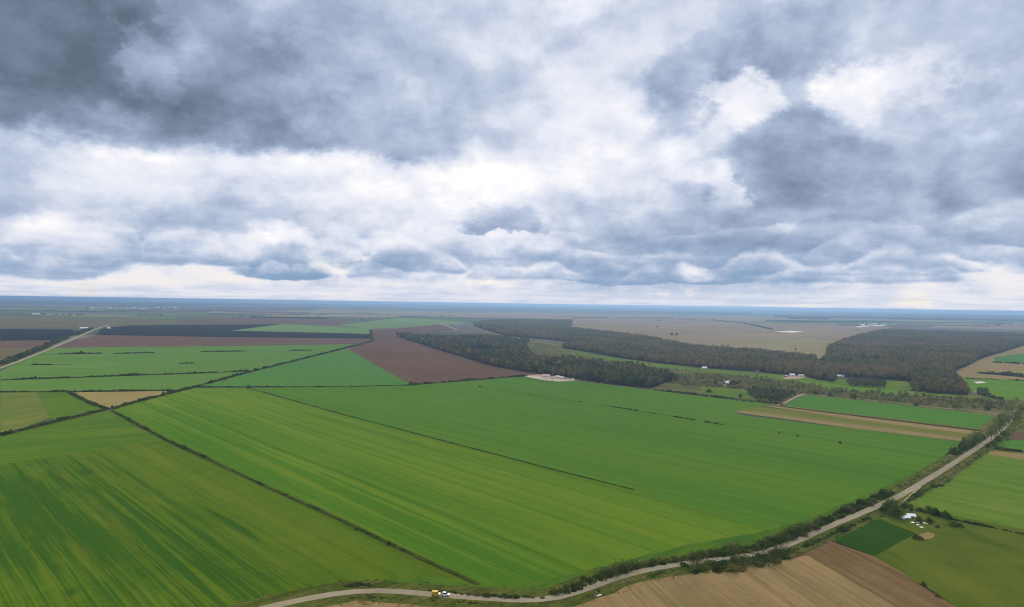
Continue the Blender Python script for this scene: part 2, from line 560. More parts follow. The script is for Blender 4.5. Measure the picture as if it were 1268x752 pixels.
# ------------------------------------------------------------------ fields
D_BIG = direction((310, 481), (780, 607))          # rows of the big wheat field
D_H2 = direction((166, 524), (560, 710))           # rows of the field at the lower left
D_FLAT = direction((100, 452), (400, 440))
D_BROWN = direction((431, 433), (509, 477))
D_ROAD = direction((1023, 655), (1158, 590))
D_RIGHT = direction((945, 504), (1211, 534))
D_STUB = direction((1000, 690), (1107, 752))

GRASS_A, GRASS_B = (0.075, 0.150, 0.030), (0.145, 0.195, 0.055)
mats = {
    'big': field_mat('wheat_big', (0.070, 0.180, 0.022), (0.150, 0.245, 0.030), D_BIG, c=(0.185, 0.250, 0.036), streak=0.62, patch=0.22, across=7, along=900, pscale=130, line=0.40, spots=((560, 590, 420, 34, .28), (850, 650, 190, 26, .40), (250, 525, 260, 30, -.30), (470, 640, 260, 22, -.28), (620, 690, 200, 20, -.2))),
    'big2': field_mat('wheat_upper', (0.070, 0.185, 0.032), (0.115, 0.228, 0.034), D_BIG, streak=0.6, patch=0.3, across=9, along=900, pscale=170, line=0.35, seed=1, spots=((900, 590, 300, 50, .2), (1100, 590, 120, 30, -.25))),
    'left': field_mat('wheat_patchy', (0.040, 0.110, 0.016), (0.116, 0.186, 0.022), D_H2, c=(0.142, 0.186, 0.030), streak=0.6, patch=0.28, across=4.5, along=300, pscale=60, line=0.35, period=18, seed=2, spots=((60, 640, 130, 60, -.32), (180, 700, 120, 30, -.32), (285, 650, 30, 7, -.6), (240, 690, 60, 18, -.35), (330, 640, 170, 30, .30), (440, 690, 120, 25, .22), (200, 575, 120, 35, .28), (85, 735, 6, 4, -.6))),
    'left2': field_mat('wheat_strip', (0.056, 0.145, 0.022), (0.125, 0.200, 0.030), direction((0, 560), (170, 545)), streak=0.7, patch=0.4, across=4, along=200, pscale=70, seed=3),
    'headland': field_mat('wheat_headland', (0.050, 0.135, 0.026), (0.110, 0.195, 0.032), D_ROAD, streak=0.5, patch=0.6, across=4, along=120, pscale=30, seed=4),
    'mid': field_mat('wheat_mid', (0.088, 0.205, 0.052), (0.135, 0.245, 0.068), D_FLAT, streak=0.5, patch=0.4, across=14, along=900, pscale=220, seed=5),
    'midb': field_mat('wheat_blue', (0.072, 0.200, 0.058), (0.105, 0.232, 0.068), D_BROWN, streak=0.35, patch=0.4, across=14, along=600, pscale=220, seed=6),
    'olive': field_mat('young_crop', (0.085, 0.165, 0.030), (0.175, 0.200, 0.050), direction((0, 520), (110, 500)), c=(0.21, 0.19, 0.075), streak=0.4, patch=0.7, across=8, along=160, pscale=70, seed=7),
    'tan': field_mat('stubble_tan', (0.270, 0.220, 0.085), (0.330, 0.270, 0.125), D_FLAT, streak=0.3, patch=0.5, across=5, along=150, pscale=40, seed=8),
    'brown': field_mat('ploughed_brown', (0.122, 0.076, 0.056), (0.165, 0.106, 0.080), D_BROWN, streak=0.4, patch=0.4, across=9, along=500, pscale=160, seed=9),
    'brown2': field_mat('ploughed_strip', (0.120, 0.078, 0.066), (0.170, 0.112, 0.090), D_FLAT, streak=0.6, patch=0.3, across=30, along=1500, pscale=300, seed=10),
    'dark': field_mat('ploughed_dark', (0.016, 0.017, 0.020), (0.034, 0.034, 0.034), D_FLAT, streak=0.5, patch=0.3, across=60, along=2500, pscale=600, seed=11),
    'pale': field_mat('pale_crop', (0.135, 0.240, 0.105), (0.185, 0.275, 0.130), D_FLAT, streak=0.4, patch=0.4, across=40, along=1500, pscale=400, seed=12),
    'farolive': field_mat('far_olive', (0.115, 0.115, 0.055), (0.165, 0.140, 0.085), D_FLAT, streak=0.5, patch=0.5, across=50, along=900, pscale=250, seed=13),
    'meadow': field_mat('meadow', (0.080, 0.175, 0.026), (0.170, 0.230, 0.050), D_RIGHT, streak=0.3, patch=0.8, across=14, along=120, pscale=45, seed=14),
    'bright': field_mat('meadow_bright', (0.090, 0.230, 0.026), (0.150, 0.255, 0.034), D_RIGHT, streak=0.4, patch=0.5, across=10, along=200, pscale=70, seed=15),
    'heath': field_mat('rough_heath', (0.085, 0.110, 0.035), (0.185, 0.165, 0.080), D_RIGHT, streak=0.2, patch=1.0, across=20, along=90, pscale=38, seed=16),
    'steppe': field_mat('dry_steppe', (0.250, 0.185, 0.125), (0.335, 0.255, 0.178), D_FLAT, c=(0.25, 0.235, 0.13), streak=0.4, patch=0.7, across=60, along=800, pscale=420, seed=17),
    'steppe2': field_mat('grassy_steppe', (0.250, 0.218, 0.122), (0.330, 0.288, 0.168), D_FLAT, streak=0.3, patch=0.6, across=40, along=300, pscale=200, seed=32),
    'right': field_mat('wheat_right', (0.070, 0.205, 0.040), (0.105, 0.235, 0.048), D_RIGHT, streak=0.4, patch=0.4, across=9, along=350, pscale=120, seed=18),
    'oliv2': field_mat('fallow_olive', (0.130, 0.170, 0.034), (0.215, 0.215, 0.062), D_RIGHT, streak=0.5, patch=0.6, across=6, along=250, pscale=60, seed=19),
    'tan2': field_mat('stubble_right', (0.240, 0.185, 0.085), (0.330, 0.265, 0.135), D_RIGHT, streak=0.5, patch=0.4, across=5, along=200, pscale=50, seed=20),
    'ditch': field_mat('dark_soil', (0.050, 0.042, 0.020), (0.085, 0.065, 0.035), D_RIGHT, streak=0.4, patch=0.6, across=3, along=80, pscale=20, seed=21),
    'g6': field_mat('pasture_light', (0.088, 0.190, 0.030), (0.165, 0.240, 0.052), direction((1124, 623), (1268, 655)), c=(0.205, 0.265, 0.080), streak=0.5, patch=0.55, across=9, along=220, pscale=55, seed=22),
    'farm': field_mat('pasture_dark', (0.072, 0.120, 0.022), (0.135, 0.165, 0.036), direction((1083, 691), (1181, 750)), streak=0.3, patch=0.7, across=7, along=70, pscale=35, seed=23),
    'dg': field_mat('alfalfa', (0.024, 0.074, 0.013), (0.038, 0.096, 0.017), direction((1088, 642), (1134, 662)), streak=0.4, patch=0.4, across=3, along=60, pscale=25, seed=24),
    'stub': field_mat('tilled_tan', (0.225, 0.165, 0.085), (0.345, 0.255, 0.135), D_STUB, c=(0.200, 0.195, 0.075), streak=0.7, patch=0.5, across=2.6, along=180, pscale=30, line=0.2, period=6, seed=25),
    'stub2': field_mat('tilled_brown', (0.145, 0.098, 0.050), (0.240, 0.165, 0.090), D_STUB, streak=0.8, patch=0.4, across=4, along=180, pscale=45, line=0.3, period=6, seed=26),
    'verge': field_mat('verge_grass', (0.046, 0.072, 0.020), (0.120, 0.145, 0.042), D_ROAD, c=(0.19, 0.155, 0.075), streak=0.5, patch=0.9, across=3, along=25, pscale=12, seed=27),
    'margin': field_mat('field_margin', (0.040, 0.060, 0.020), (0.085, 0.098, 0.034), D_FLAT, streak=0.3, patch=0.8, across=4, along=30, pscale=14, seed=31),
    'sand': plain_mat('pale_sand', (0.46, 0.41, 0.34), 0.25, 0.12, 0.95),
    'road': field_mat('worn_asphalt', (0.285, 0.250, 0.200), (0.400, 0.355, 0.290), D_ROAD, streak=0.3, patch=0.6, across=2, along=30, pscale=25, seed=28),
    'track': field_mat('dirt_track', (0.360, 0.310, 0.235), (0.500, 0.440, 0.345), D_ROAD, streak=0.3, patch=0.7, across=2, along=20, pscale=14, seed=29),
    'yardearth': field_mat('yard_earth', (0.330, 0.250, 0.190), (0.560, 0.470, 0.400), D_ROAD, streak=0.2, patch=1.0, across=6, along=12, pscale=9, seed=30),
}

# far ground first, then nearer fields on top
sheet('steppe', GL([(700, 397), (760, 393), (1000, 394), (1120, 401), (1098, 408), (1040, 428), (1030, 446), (940, 440), (800, 424), (705, 407)]), mats['steppe'], 6, 120)
sheet('steppe', GL([(480, 391.5), (640, 387), (760, 389), (1000, 392), (1268, 401), (1268, 409), (1100, 405), (1000, 399), (760, 397), (610, 394)]), mats['steppe'], 6, 160)
sheet('pale_field', GL([(300, 385.2), (430, 386.2), (560, 387.6), (660, 388.2), (655, 390.4), (480, 389), (310, 387)]), mats['tan'], 8, 200)
sheet('steppe', GL([(860, 427), (930, 421), (1000, 419), (1045, 424), (1030, 446), (940, 440)]), mats['steppe2'], 12, 50)
r_far = random.Random(5)
for k in range(58):
    left = k < 34
    x0 = r_far.uniform(-60, 420) if left else r_far.uniform(880, 1200)
    hz = 376.3 + 0.0150 * (x0 - 634)
    dy = r_far.uniform(6.5, 27) if left else r_far.uniform(10, 19)
    y0 = hz + dy
    ln, th = r_far.uniform(50, 190), r_far.uniform(0.05, 0.13) * dy
    sl = 0.0150 + r_far.uniform(-0.006, 0.006)
    key = r_far.choice(['farolive', 'brown2', 'pale', 'mid', 'dark', 'tan', 'steppe', 'meadow', 'heath', 'steppe'])
    sheet('far_field', GL([(x0, y0), (x0 + ln, y0 + sl * ln), (x0 + ln * r_far.uniform(.9, 1.05), y0 + sl * ln + th), (x0 - ln * r_far.uniform(0, .08), y0 + th)]), mats[key], 8, 200)
sheet('crop_field', GL([(420, 403.5), (496, 393.5), (586, 399.5), (560, 402.5), (460, 408)]), mats['pale'], 4, 80)
sheet('ploughed_field', GL([(0, 394), (150, 393), (210, 397), (190, 403), (125, 406), (0, 407)]), mats['farolive'], 4, 120)
sheet('dark_field', GL([(0, 408), (88, 408.5), (96, 411), (72, 422), (0, 422.5)]), mats['dark'], 2, 60)
sheet('ploughed_field', GL([(0, 422.5), (72, 422), (52, 432), (0, 432)]), mats['brown2'], 2, 60)
sheet('fallow_field', GL([(0, 432), (52, 432), (0, 457)]), mats['farolive'], 2, 40)
sheet('dark_field', GL([(127, 407), (160, 403.5), (350, 402), (300, 409), (460, 414.5), (462, 420), (280, 418), (118, 415.5)]), mats['dark'], 2, 60)
sheet('ploughed_field', GL([(118, 415.5), (280, 418), (462, 420), (455, 427), (250, 429.5), (66, 431.5), (90, 422)]), mats['brown2'], 2, 60)
sheet('ploughed_field', GL([(200, 398), (320, 394), (430, 396), (420, 402.5), (350, 401.5), (230, 401.5)]), mats['brown2'], 3, 90)
sheet('crop_field', GL([(286, 410), (352, 401.5), (456, 407.5), (461, 414)]), mats['pale'], 2, 60)
sheet('wheat_field', GL([(64, 431.5), (250, 429.5), (440, 427), (430, 432), (306, 462), (240, 480), (212, 484), (90, 486), (0, 487), (0, 461), (20, 450)]), mats['mid'], 1, 40)
sheet('wheat_field', GL([(430, 432.5), (509, 477), (420, 479.5), (243, 479.5), (306, 462)]), mats['midb'], 1, 40)
sheet('ploughed_field', GL([(459, 409.5), (487, 408), (546, 402), (562, 407), (560, 410), (490, 417), (545, 434), (612, 454), (668, 464), (655, 465.5), (585, 471), (509, 477.3), (431, 432.8), (462, 422)]), mats['brown'], 1, 40)
sheet('fallow_field', GL([(0, 487), (45, 486), (70, 515), (30, 530), (0, 539)]), mats['olive'], 1, 25)
sheet('wheat_field', GL([(45, 486), (86, 486.5), (110, 499), (134, 507), (72, 522), (60, 517)]), mats['left2'], 1, 25)
sheet('stubble_field', GL([(90, 486.6), (212, 485), (175, 497), (138, 506.5), (112, 499)]), mats['tan'], 1, 25)
sheet('wheat_field', GL([(0, 541), (72, 524), (136, 509), (166, 525), (207, 545.5), (130, 556), (0, 577)]), mats['left2'], 0.8, 20)
sheet('wheat_field', GL([(0, 577), (130, 556), (207, 545.5), (258, 569), (325, 601.5), (442, 656), (532, 699), (594, 726), (470, 722), (330, 752), (200, 860), (-260, 860), (-260, 650)]), mats['left'], 0.8, 14)
sheet('wheat_field', GL([(139, 508), (175, 498), (240, 481), (310, 481), (463, 524), (595, 559), (785, 608), (930, 650), (985, 640), (1060, 615), (1085, 622), (985, 672), (935, 685), (840, 697), (730, 724), (690, 740), (640, 740), (597, 728), (442, 656), (325, 601), (207, 546)]), mats['big'], 0.8, 16)
sheet('wheat_field', GL([(312, 481), (420, 480), (509, 478), (585, 472), (655, 467), (711, 472), (808, 484), (960, 501), (908, 511), (922, 516), (1060, 532), (1192, 548), (1200, 553), (1180, 567), (1120, 605), (1062, 632), (985, 660), (930, 652), (785, 608), (595, 559), (463, 524)]), mats['big2'], 0.8, 16)
# headlands along the road
sheet('headland', GL([(330, 752), (400, 732), (440, 723), (520, 716), (575, 718), (596, 727), (640, 742), (480, 731), (430, 731), (395, 740), (345, 752)]), mats['headland'], 0.8, 10)
sheet('headland', GL([(597, 728), (655, 724), (740, 705), (850, 676), (935, 662), (1000, 645), (1080, 610), (1150, 578), (1188, 552), (1195, 556), (1160, 582), (1085, 622), (1020, 650), (975, 672), (935, 685), (840, 697), (730, 724), (690, 740), (640, 742)]), mats['headland'], 0.8, 10)
# land right of the big field
sheet('meadow', GL([(960, 501), (1000, 488), (1268, 508), (1275, 515), (1250, 530), (1215, 555), (1198, 551), (1208, 540), (1060, 519)]), mats['heath'], 1, 30)
sheet('stubble_field', GL([(1176, 466), (1204, 450), (1240, 436), (1330, 424), (1330, 478), (1268, 474)]), mats['tan2'], 1, 30)
sheet('meadow', GL([(711, 471), (668, 464), (640, 432), (650, 422), (700, 432), (800, 448), (900, 459), (960, 464), (1040, 470), (1140, 474), (1200, 482), (1268, 492), (1268, 518), (1230, 516), (1000, 489), (967, 502), (808, 483)]), mats['heath'], 1, 30)
sheet('meadow', GL([(698, 430), (740, 441), (800, 449), (868, 457.5), (960, 464), (1015, 472), (1040, 470), (1120, 473), (1140, 475), (1128, 484), (1045, 481), (980, 474), (900, 464), (820, 456), (735, 444), (690, 437)]), mats['meadow'], 1, 30)
sheet('meadow', GL([(866, 480), (900, 482), (930, 485), (937, 493), (915, 494), (868, 487)]), mats['meadow'], 1, 20)
sheet('meadow', GL([(985, 471), (1012, 473.5), (1048, 479), (1098, 483), (1130, 485.5), (1200, 491), (1215, 495), (1100, 489), (1045, 484), (1000, 478)]), mats['bright'], 1, 20)
sheet('meadow', GL([(1180, 467), (1268, 472), (1268, 497), (1225, 494), (1195, 482)]), mats['bright'], 1, 20)
sheet('stubble_field', GL([(1178, 464), (1204, 451), (1218, 449), (1228, 457), (1268, 458), (1268, 472), (1182, 467.5)]), mats['tan2'], 1, 20)
sheet('stubble_field', GL([(1214, 447), (1240, 437), (1300, 420), (1300, 442), (1228, 444), (1226, 457), (1216, 449)]), mats['tan2'], 1, 20)
sheet('wheat_field', GL([(1230, 443), (1268, 438), (1320, 432), (1320, 452), (1268, 450), (1232, 448)]), mats['midb'], 1, 20)
sheet('wheat_field', GL([(972, 503.6), (985, 494), (1003, 490.5), (1110, 502), (1232, 516), (1212, 532)]), mats['right'], 0.8, 18)
sheet('fallow_strip', GL([(922, 508), (944, 504.5), (1060, 519), (1212, 536), (1206, 545), (1060, 527), (908, 511)]), mats['oliv2'], 0.6, 12)
sheet('stubble_strip', GL([(943, 503.2), (970, 503.2), (1213, 533), (1208, 539), (1060, 520.5)]), mats['tan2'], 0.6, 12)
sheet('plough_furrow', GL([(958, 503.6), (972, 504), (1214, 533.4), (1213, 535.2), (1060, 516.6)]), mats['ditch'], 0.4, 10)
sheet('stubble_strip', GL([(906, 511), (922, 509.6), (1060, 526.8), (1196, 543.5), (1190, 547.5), (1060, 532)]), mats['tan2'], 0.5, 12)
# land right of the road
sheet('meadow', GL([(1080, 640), (1124, 622), (1180, 580), (1240, 537), (1262, 515), (1400, 525), (1400, 700), (1268, 668), (1176, 645)]), mats['farm'], 0.8, 14)
sheet('wheat_field', GL([(1226, 552), (1256, 533), (1400, 540), (1400, 580), (1268, 560)]), mats['right'], 0.8, 14)
sheet('ploughed_field', GL([(1251, 540), (1260, 535), (1400, 540), (1400, 560), (1268, 547), (1250, 545.5)]), mats['brown'], 0.8, 12)
sheet('pasture', GL([(1124, 623), (1170, 592), (1217, 561), (1268, 566), (1400, 584), (1400, 690), (1268, 657), (1206, 645), (1150, 634)]), mats['g6'], 0.8, 12)
sheet('stubble_strip', GL([(1220, 559), (1268, 563), (1400, 580), (1400, 592), (1268, 571), (1224, 564)]), mats['tan2'], 1.2, 8)
sheet('pasture', GL([(1030, 670), (1088, 643), (1100, 640), (1176, 645), (1268, 665), (1400, 700), (1400, 900), (1320, 860), (1181, 751), (1083, 691)]), mats['farm'], 0.8, 12)
sheet('alfalfa_field', GL([(1031, 670), (1088, 643.5), (1134, 662), (1083, 690.5)]), mats['dg'], 0.5, 10)
sheet('tilled_field', GL([(640, 800), (700, 757), (735, 743), (768, 730), (828, 711), (900, 706), (960, 697), (1000, 687), (1107, 752), (1250, 850), (700, 900)]), mats['stub'], 0.6, 10)
sheet('tilled_field', GL([(960, 697), (1022, 669), (1083, 691), (1181, 751), (1330, 860), (1240, 850), (1107, 752), (1000, 689.5)]), mats['stub2'], 0.6, 10)
sheet('tilled_field', GL([(400, 752), (440, 745.5), (500, 745.5), (545, 749), (700, 752), (660, 800), (420, 800)]), mats['stub'], 0.6, 8)
# farmyard earth and sand
sheet('yard', GL([(648, 466.3), (668, 464), (692, 465.5), (711, 469.5), (712, 472.5), (690, 473.5), (672, 471.5), (655, 468.3)]), mats['yardearth'], 0.8, 6)
sheet('yard', GL([(968, 467), (985, 466.3), (1000, 467.5), (990, 470), (972, 470)]), mats['yardearth'], 0.8, 6)
sheet('yard', GL([(893, 474), (906, 473), (908, 477.5), (896, 478.5)]), mats['yardearth'], 0.6, 5)
sheet('sand_patch', GL([(958, 411.3), (978, 410), (996, 411.2), (980, 412.6)]), mats['sand'], 3, 20)
sheet('sand_patch', GL([(1205, 473.6), (1216, 473.2), (1222, 474.8), (1210, 475.8)]), mats['sand'], 0.6, 8)
sheet('bare_patch', GL([(1138, 663), (1150, 660.5), (1158, 663.5), (1152, 669), (1143, 670)]), mats['tan2'], 0.6, 4)
sheet('clearing', GL([(582, 436), (606, 433), (618, 440), (600, 443)]), mats['heath'], 1, 12)
sheet('clearing', GL([(590, 441), (612, 440.5), (613, 443), (592, 443.4)]), mats['bright'], 1, 12)
sheet('clearing', GL([(640, 422), (660, 420), (720, 431), (700, 441), (664, 438), (648, 430)]), mats['heath'], 1, 12)

# ------------------------------------------------------------------ roads and tracks
ROAD_PX = [(150, 800), (250, 775), (339, 752), (379, 744), (414, 735.4), (443, 732), (474, 732.6), (509, 735.7), (542, 739), (580, 741.6), (631, 744.8), (668, 746.8), (692, 743),
           (720, 733.5), (740, 725), (782, 711), (842, 700), (889, 694.5), (940, 688), (977, 676), (1023, 655), (1074, 634), (1111, 617.5), (1158, 589.5),
           (1186, 571.5), (1202, 561), (1222, 548), (1242, 532), (1252, 519), (1257, 512), (1262, 500)]
road_line = GL(ROAD_PX)
ribbon('verge', road_line, 20.0, mats['verge'], 1.4, 6)
road_o, road_pts = ribbon('road', road_line, 4.7, mats['road'], 0.12, 6)
ribbon('dirt_track', GL([(0, 457), (30, 445.5), (60, 433.5), (88, 422), (90, 420.5), (108, 413), (118, 408), (135, 403)]), lambda f: 4.5 + 3 * f, mats['track'], 0.4, 25)
ribbon('dirt_track', GL([(962, 502.4), (968, 502), (985, 492.6), (997, 488.2), (1004, 488.4)]), 3.6, mats['track'], 0.3, 8)
ribbon('dirt_track', GL([(1010, 489.6), (1060, 494), (1100, 499), (1150, 505), (1200, 509), (1235, 513), (1254, 515.5), (1330, 522)]), 2.6, mats['track'], 0.8, 8)
ribbon('dirt_track', GL([(711, 471.5), (760, 478), (808, 483.4), (900, 494.5), (962, 502.4)]), 2.0, mats['track'], 0.4, 10)
ribbon('dirt_track', GL([(1140, 604), (1120, 621), (1114, 628), (1105, 630)]), 1.0, mats['track'], 0.3, 4)
ribbon('dirt_track', GL([(545, 401), (553, 404), (566, 409)]), 9.0, mats['track'], 0.8, 12)
ribbon('dirt_track', GL([(577, 404.5), (600, 410), (627, 417.5), (650, 421), (690, 428)]), 9.0, mats['tan2'], 1.0, 12)

# ------------------------------------------------------------------ foliage builders
def clumps(cen, rad, per, leaf, r_):
    """leaf-sized quads spread over the outside and the inside of many small lobes"""
    n = len(cen)
    cen, rad = np.repeat(cen, per, 0), np.repeat(rad, per, 0)
    leaf = np.repeat(leaf, per) if np.ndim(leaf) else np.full(n * per, leaf)
    k = n * per
    d = r_.normal(size=(k, 3))
    d[:, 2] = np.where(d[:, 2] < 0, d[:, 2] * 0.45, d[:, 2])
    d /= np.linalg.norm(d, axis=1)[:, None]
    p = cen + rad * d * r_.uniform(0.62, 1.06, (k, 1))
    nr = d + r_.normal(size=(k, 3)) * 0.55
    nr /= np.linalg.norm(nr, axis=1)[:, None]
    tx = np.cross(nr, r_.normal(size=(k, 3)))
    tx /= np.linalg.norm(tx, axis=1)[:, None] + 1e-9
    ty = np.cross(nr, tx)
    s = (leaf * r_.uniform(0.55, 1.25, k))[:, None]
    a = r_.uniform(0.55, 1.0, (k, 1))
    v = np.stack([p + tx * s, p + ty * s * a, p - tx * s * r_.uniform(0.6, 1, (k, 1)), p - ty * s * a], 1).reshape(-1, 3)
    f = np.arange(4 * k, dtype=np.int32).reshape(-1, 4)
    return v, f


def tube(p0, p1, r0, r1, n=6):
    p0, p1 = np.array(p0, float), np.array(p1, float)
    d = (p1 - p0) / np.linalg.norm(p1 - p0)
    a = np.cross(d, (0.3, 0.9, 0.1))
    a /= np.linalg.norm(a)
    b = np.cross(d, a)
    v = []
    for c, r in ((p0, r0), (p1, r1)):
        v += [c + (a * math.cos(2 * math.pi * k / n) + b * math.sin(2 * math.pi * k / n)) * r for k in range(n)]
    f = [(k, (k + 1) % n, n + (k + 1) % n, n + k) for k in range(n)]
    return v, f


def merge(parts):
    V, F, o = [], [], 0
    for v, f in parts:
        V += [tuple(q) for q in v]
        F += [tuple(i + o for i in q) for q in f]
        o += len(v)
    return V, F


def trunk_mesh(h, r, r_, limbs=5):
    parts = [tube((0, 0, -0.3), (0.03 * h * r_.normal(), 0.03 * h * r_.normal(), h * 0.35), r, r * 0.75),
             tube((0, 0, h * 0.33), (0.05 * h * r_.normal(), 0.05 * h * r_.normal(), h * 0.8), r * 0.75, r * 0.2)]
    for k in range(limbs):
        a = 2 * math.pi * (k + r_.uniform(0, .6)) / limbs
        z = h * r_.uniform(0.28, 0.5)
        l = h * r_.uniform(0.18, 0.3)
        parts.append(tube((0, 0, z), (l * math.cos(a), l * math.sin(a), z + l * 1.1), r * 0.4, r * 0.1, 5))
    return merge(parts)


def crown_lobes(h, w, r_, n, shape):
    """centres and radii of the lobes of one crown"""
    cen, rad = [], []
    for k in range(n):
        f = (k + 0.5) / n
        if shape == 'round':
            z = h * (0.34 + 0.56 * f)
            spread = w * 0.5 * math.sin(math.pi * (0.18 + 0.72 * f)) * 0.72
        elif shape == 'tall':
            z = h * (0.16 + 0.76 * f)
            spread = w * 0.5 * math.sin(math.pi * (0.14 + 0.74 * f)) * 0.85
        else:
            z = h * (0.16 + 0.6 * f)
            spread = w * 0.5 * (1.0 - 0.6 * f) * 0.8
        a = k * 2.4 + r_.uniform(-.5, .5)
        q = spread * r_.uniform(0.5, 1.1)
        cen.append((q * math.cos(a), q * math.sin(a), z))
        s = w * r_.uniform(0.17, 0.27)
        rad.append((s, s, s * r_.uniform(0.75, 1.1) * (1.2 if shape == 'tall' else 0.9)))
    return np.array(cen), np.array(rad)


bark = plain_mat('bark', (0.085, 0.065, 0.048), 0.3, 3.0, 0.95)
leaf_green = leaf_mat('leaves_green', [(0.0, (0.033, 0.059, 0.013)), (0.35, (0.059, 0.102, 0.020)), (0.65, (0.099, 0.144, 0.027)), (1.0, (0.173, 0.189, 0.042))], 0.05)
leaf_hedge = leaf_mat('leaves_hedge', [(0.0, (0.036, 0.056, 0.015)), (0.4, (0.059, 0.092, 0.022)), (0.7, (0.108, 0.131, 0.034)), (1.0, (0.206, 0.173, 0.056))], 0.08)
leaf_weed = leaf_mat('leaves_weed', [(0.0, (0.116, 0.153, 0.030)), (0.4, (0.196, 0.228, 0.044)), (0.7, (0.311, 0.293, 0.067)), (1.0, (0.318, 0.318, 0.111))], 0.1)
leaf_wood = leaf_mat('leaves_wood', [(0.0, (0.062, 0.084, 0.022)), (0.28, (0.118, 0.128, 0.038)), (0.52, (0.195, 0.168, 0.058)), (0.76, (0.275, 0.192, 0.078)), (1.0, (0.350, 0.220, 0.095))], 0.006)
leaf_wood_dark = leaf_mat('leaves_wood_dark', [(0.0, (0.043, 0.070, 0.024)), (0.35, (0.079, 0.106, 0.036)), (0.65, (0.132, 0.139, 0.050)), (0.85, (0.204, 0.163, 0.067)), (1.0, (0.276, 0.192, 0.077))], 0.010)
leaf_scrub = leaf_mat('leaves_scrub', [(0.0, (0.075, 0.110, 0.026)), (0.3, (0.150, 0.190, 0.045)), (0.55, (0.255, 0.250, 0.080)), (0.8, (0.340, 0.285, 0.110)), (1.0, (0.380, 0.290, 0.085))], 0.03)
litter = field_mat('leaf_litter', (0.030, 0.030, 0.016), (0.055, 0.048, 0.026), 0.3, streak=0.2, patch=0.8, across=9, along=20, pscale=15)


def inside(poly, pts):
    poly = np.array([(p.x, p.y) for p in poly])
    x, y = pts[:, 0], pts[:, 1]
    res = np.zeros(len(pts), bool)
    j = len(poly) - 1
    for i in range(len(poly)):
        xi, yi, xj, yj = poly[i][0], poly[i][1], poly[j][0], poly[j][1]
        c = ((yi > y) != (yj > y)) & (x < (xj - xi) * (y - yi) / (yj - yi + 1e-12) + xi)
        res ^= c
        j = i
    return res


def scatter(poly, spacing):
    a = np.array([(p.x, p.y) for p in poly])
    lo, hi = a.min(0), a.max(0)
    nx, ny = int((hi[0] - lo[0]) / spacing) + 1, int((hi[1] - lo[1]) / spacing) + 1
    gx, gy = np.meshgrid(np.arange(nx), np.arange(ny))
    p = np.stack([gx.ravel(), gy.ravel()], 1) + rng.uniform(-0.5, 0.5, (nx * ny, 2))
    p = lo + p * spacing
    return p[inside(poly, p)]


# tree shapes for the woods: kept out of the scene, used only as shapes by the wood objects
def proto(name, h, w, shape, mat, lobes, per, leaf, seed):
    r_ = np.random.default_rng(seed)
    cen, rad = crown_lobes(h, w, r_, lobes, shape)
    v, f = clumps(cen, rad, per, leaf, r_)
    tv, tf = tube((0, 0, -0.5), (0, 0, h * 0.6), w * 0.03, w * 0.015, 5)
    nv = len(v)
    v = np.concatenate([v, np.array(tv)])
    f = np.concatenate([f, np.array(tf, dtype=np.int32) + nv])
    me = bpy.data.meshes.new(name)
    me.vertices.add(len(v))
    me.vertices.foreach_set('co', v.astype(np.float32).ravel())
    me.loops.add(len(f) * 4)
    me.loops.foreach_set('vertex_index', f.ravel().astype(np.int32))
    me.polygons.add(len(f))
    me.polygons.foreach_set('loop_start', np.arange(0, len(f) * 4, 4, dtype=np.int32))
    me.update(calc_edges=True)
    me.materials.append(mat)
    me.materials.append(bark)
    mi = np.zeros(len(f), dtype=np.int32)
    mi[len(f) - len(tf):] = 1
    me.polygons.foreach_set('material_index', mi)
    return bpy.data.objects.new(name, me)


WOOD = [proto('wood_tree', 15, 9.5, 'round', leaf_wood, 12, 16, 0.95, 1), proto('wood_tree', 16.5, 8.5, 'round', leaf_wood, 12, 16, 0.9, 2),
        proto('wood_tree', 13.5, 10, 'round', leaf_wood, 12, 16, 1.0, 3)]
WOODD = [proto('dark_tree', 15, 8.5, 'round', leaf_wood_dark, 12, 16, 0.9, 4), proto('dark_tree', 16, 8.0, 'round', leaf_wood_dark, 12, 16, 0.85, 5),
         proto('dark_tree', 13, 9.5, 'round', leaf_wood_dark, 12, 16, 0.95, 6)]
SCRUB = [proto('scrub_bush', 4.5, 6.0, 'bush', leaf_scrub, 8, 14, 0.62, 7), proto('scrub_bush', 6.5, 6.0, 'round', leaf_scrub, 9, 14, 0.62, 8), proto('scrub_bush', 3.2, 5.0, 'bush', leaf_scrub, 8, 12, 0.6, 9)]
WEED = [proto('weed_tuft', 1.1, 1.7, 'bush', leaf_weed, 4, 7, 0.30, 10), proto('weed_tuft', 0.7, 1.5, 'bush', leaf_weed, 4, 7, 0.28, 11), proto('weed_tuft', 1.2, 1.4, 'bush', leaf_weed, 4, 7, 0.30, 12)]


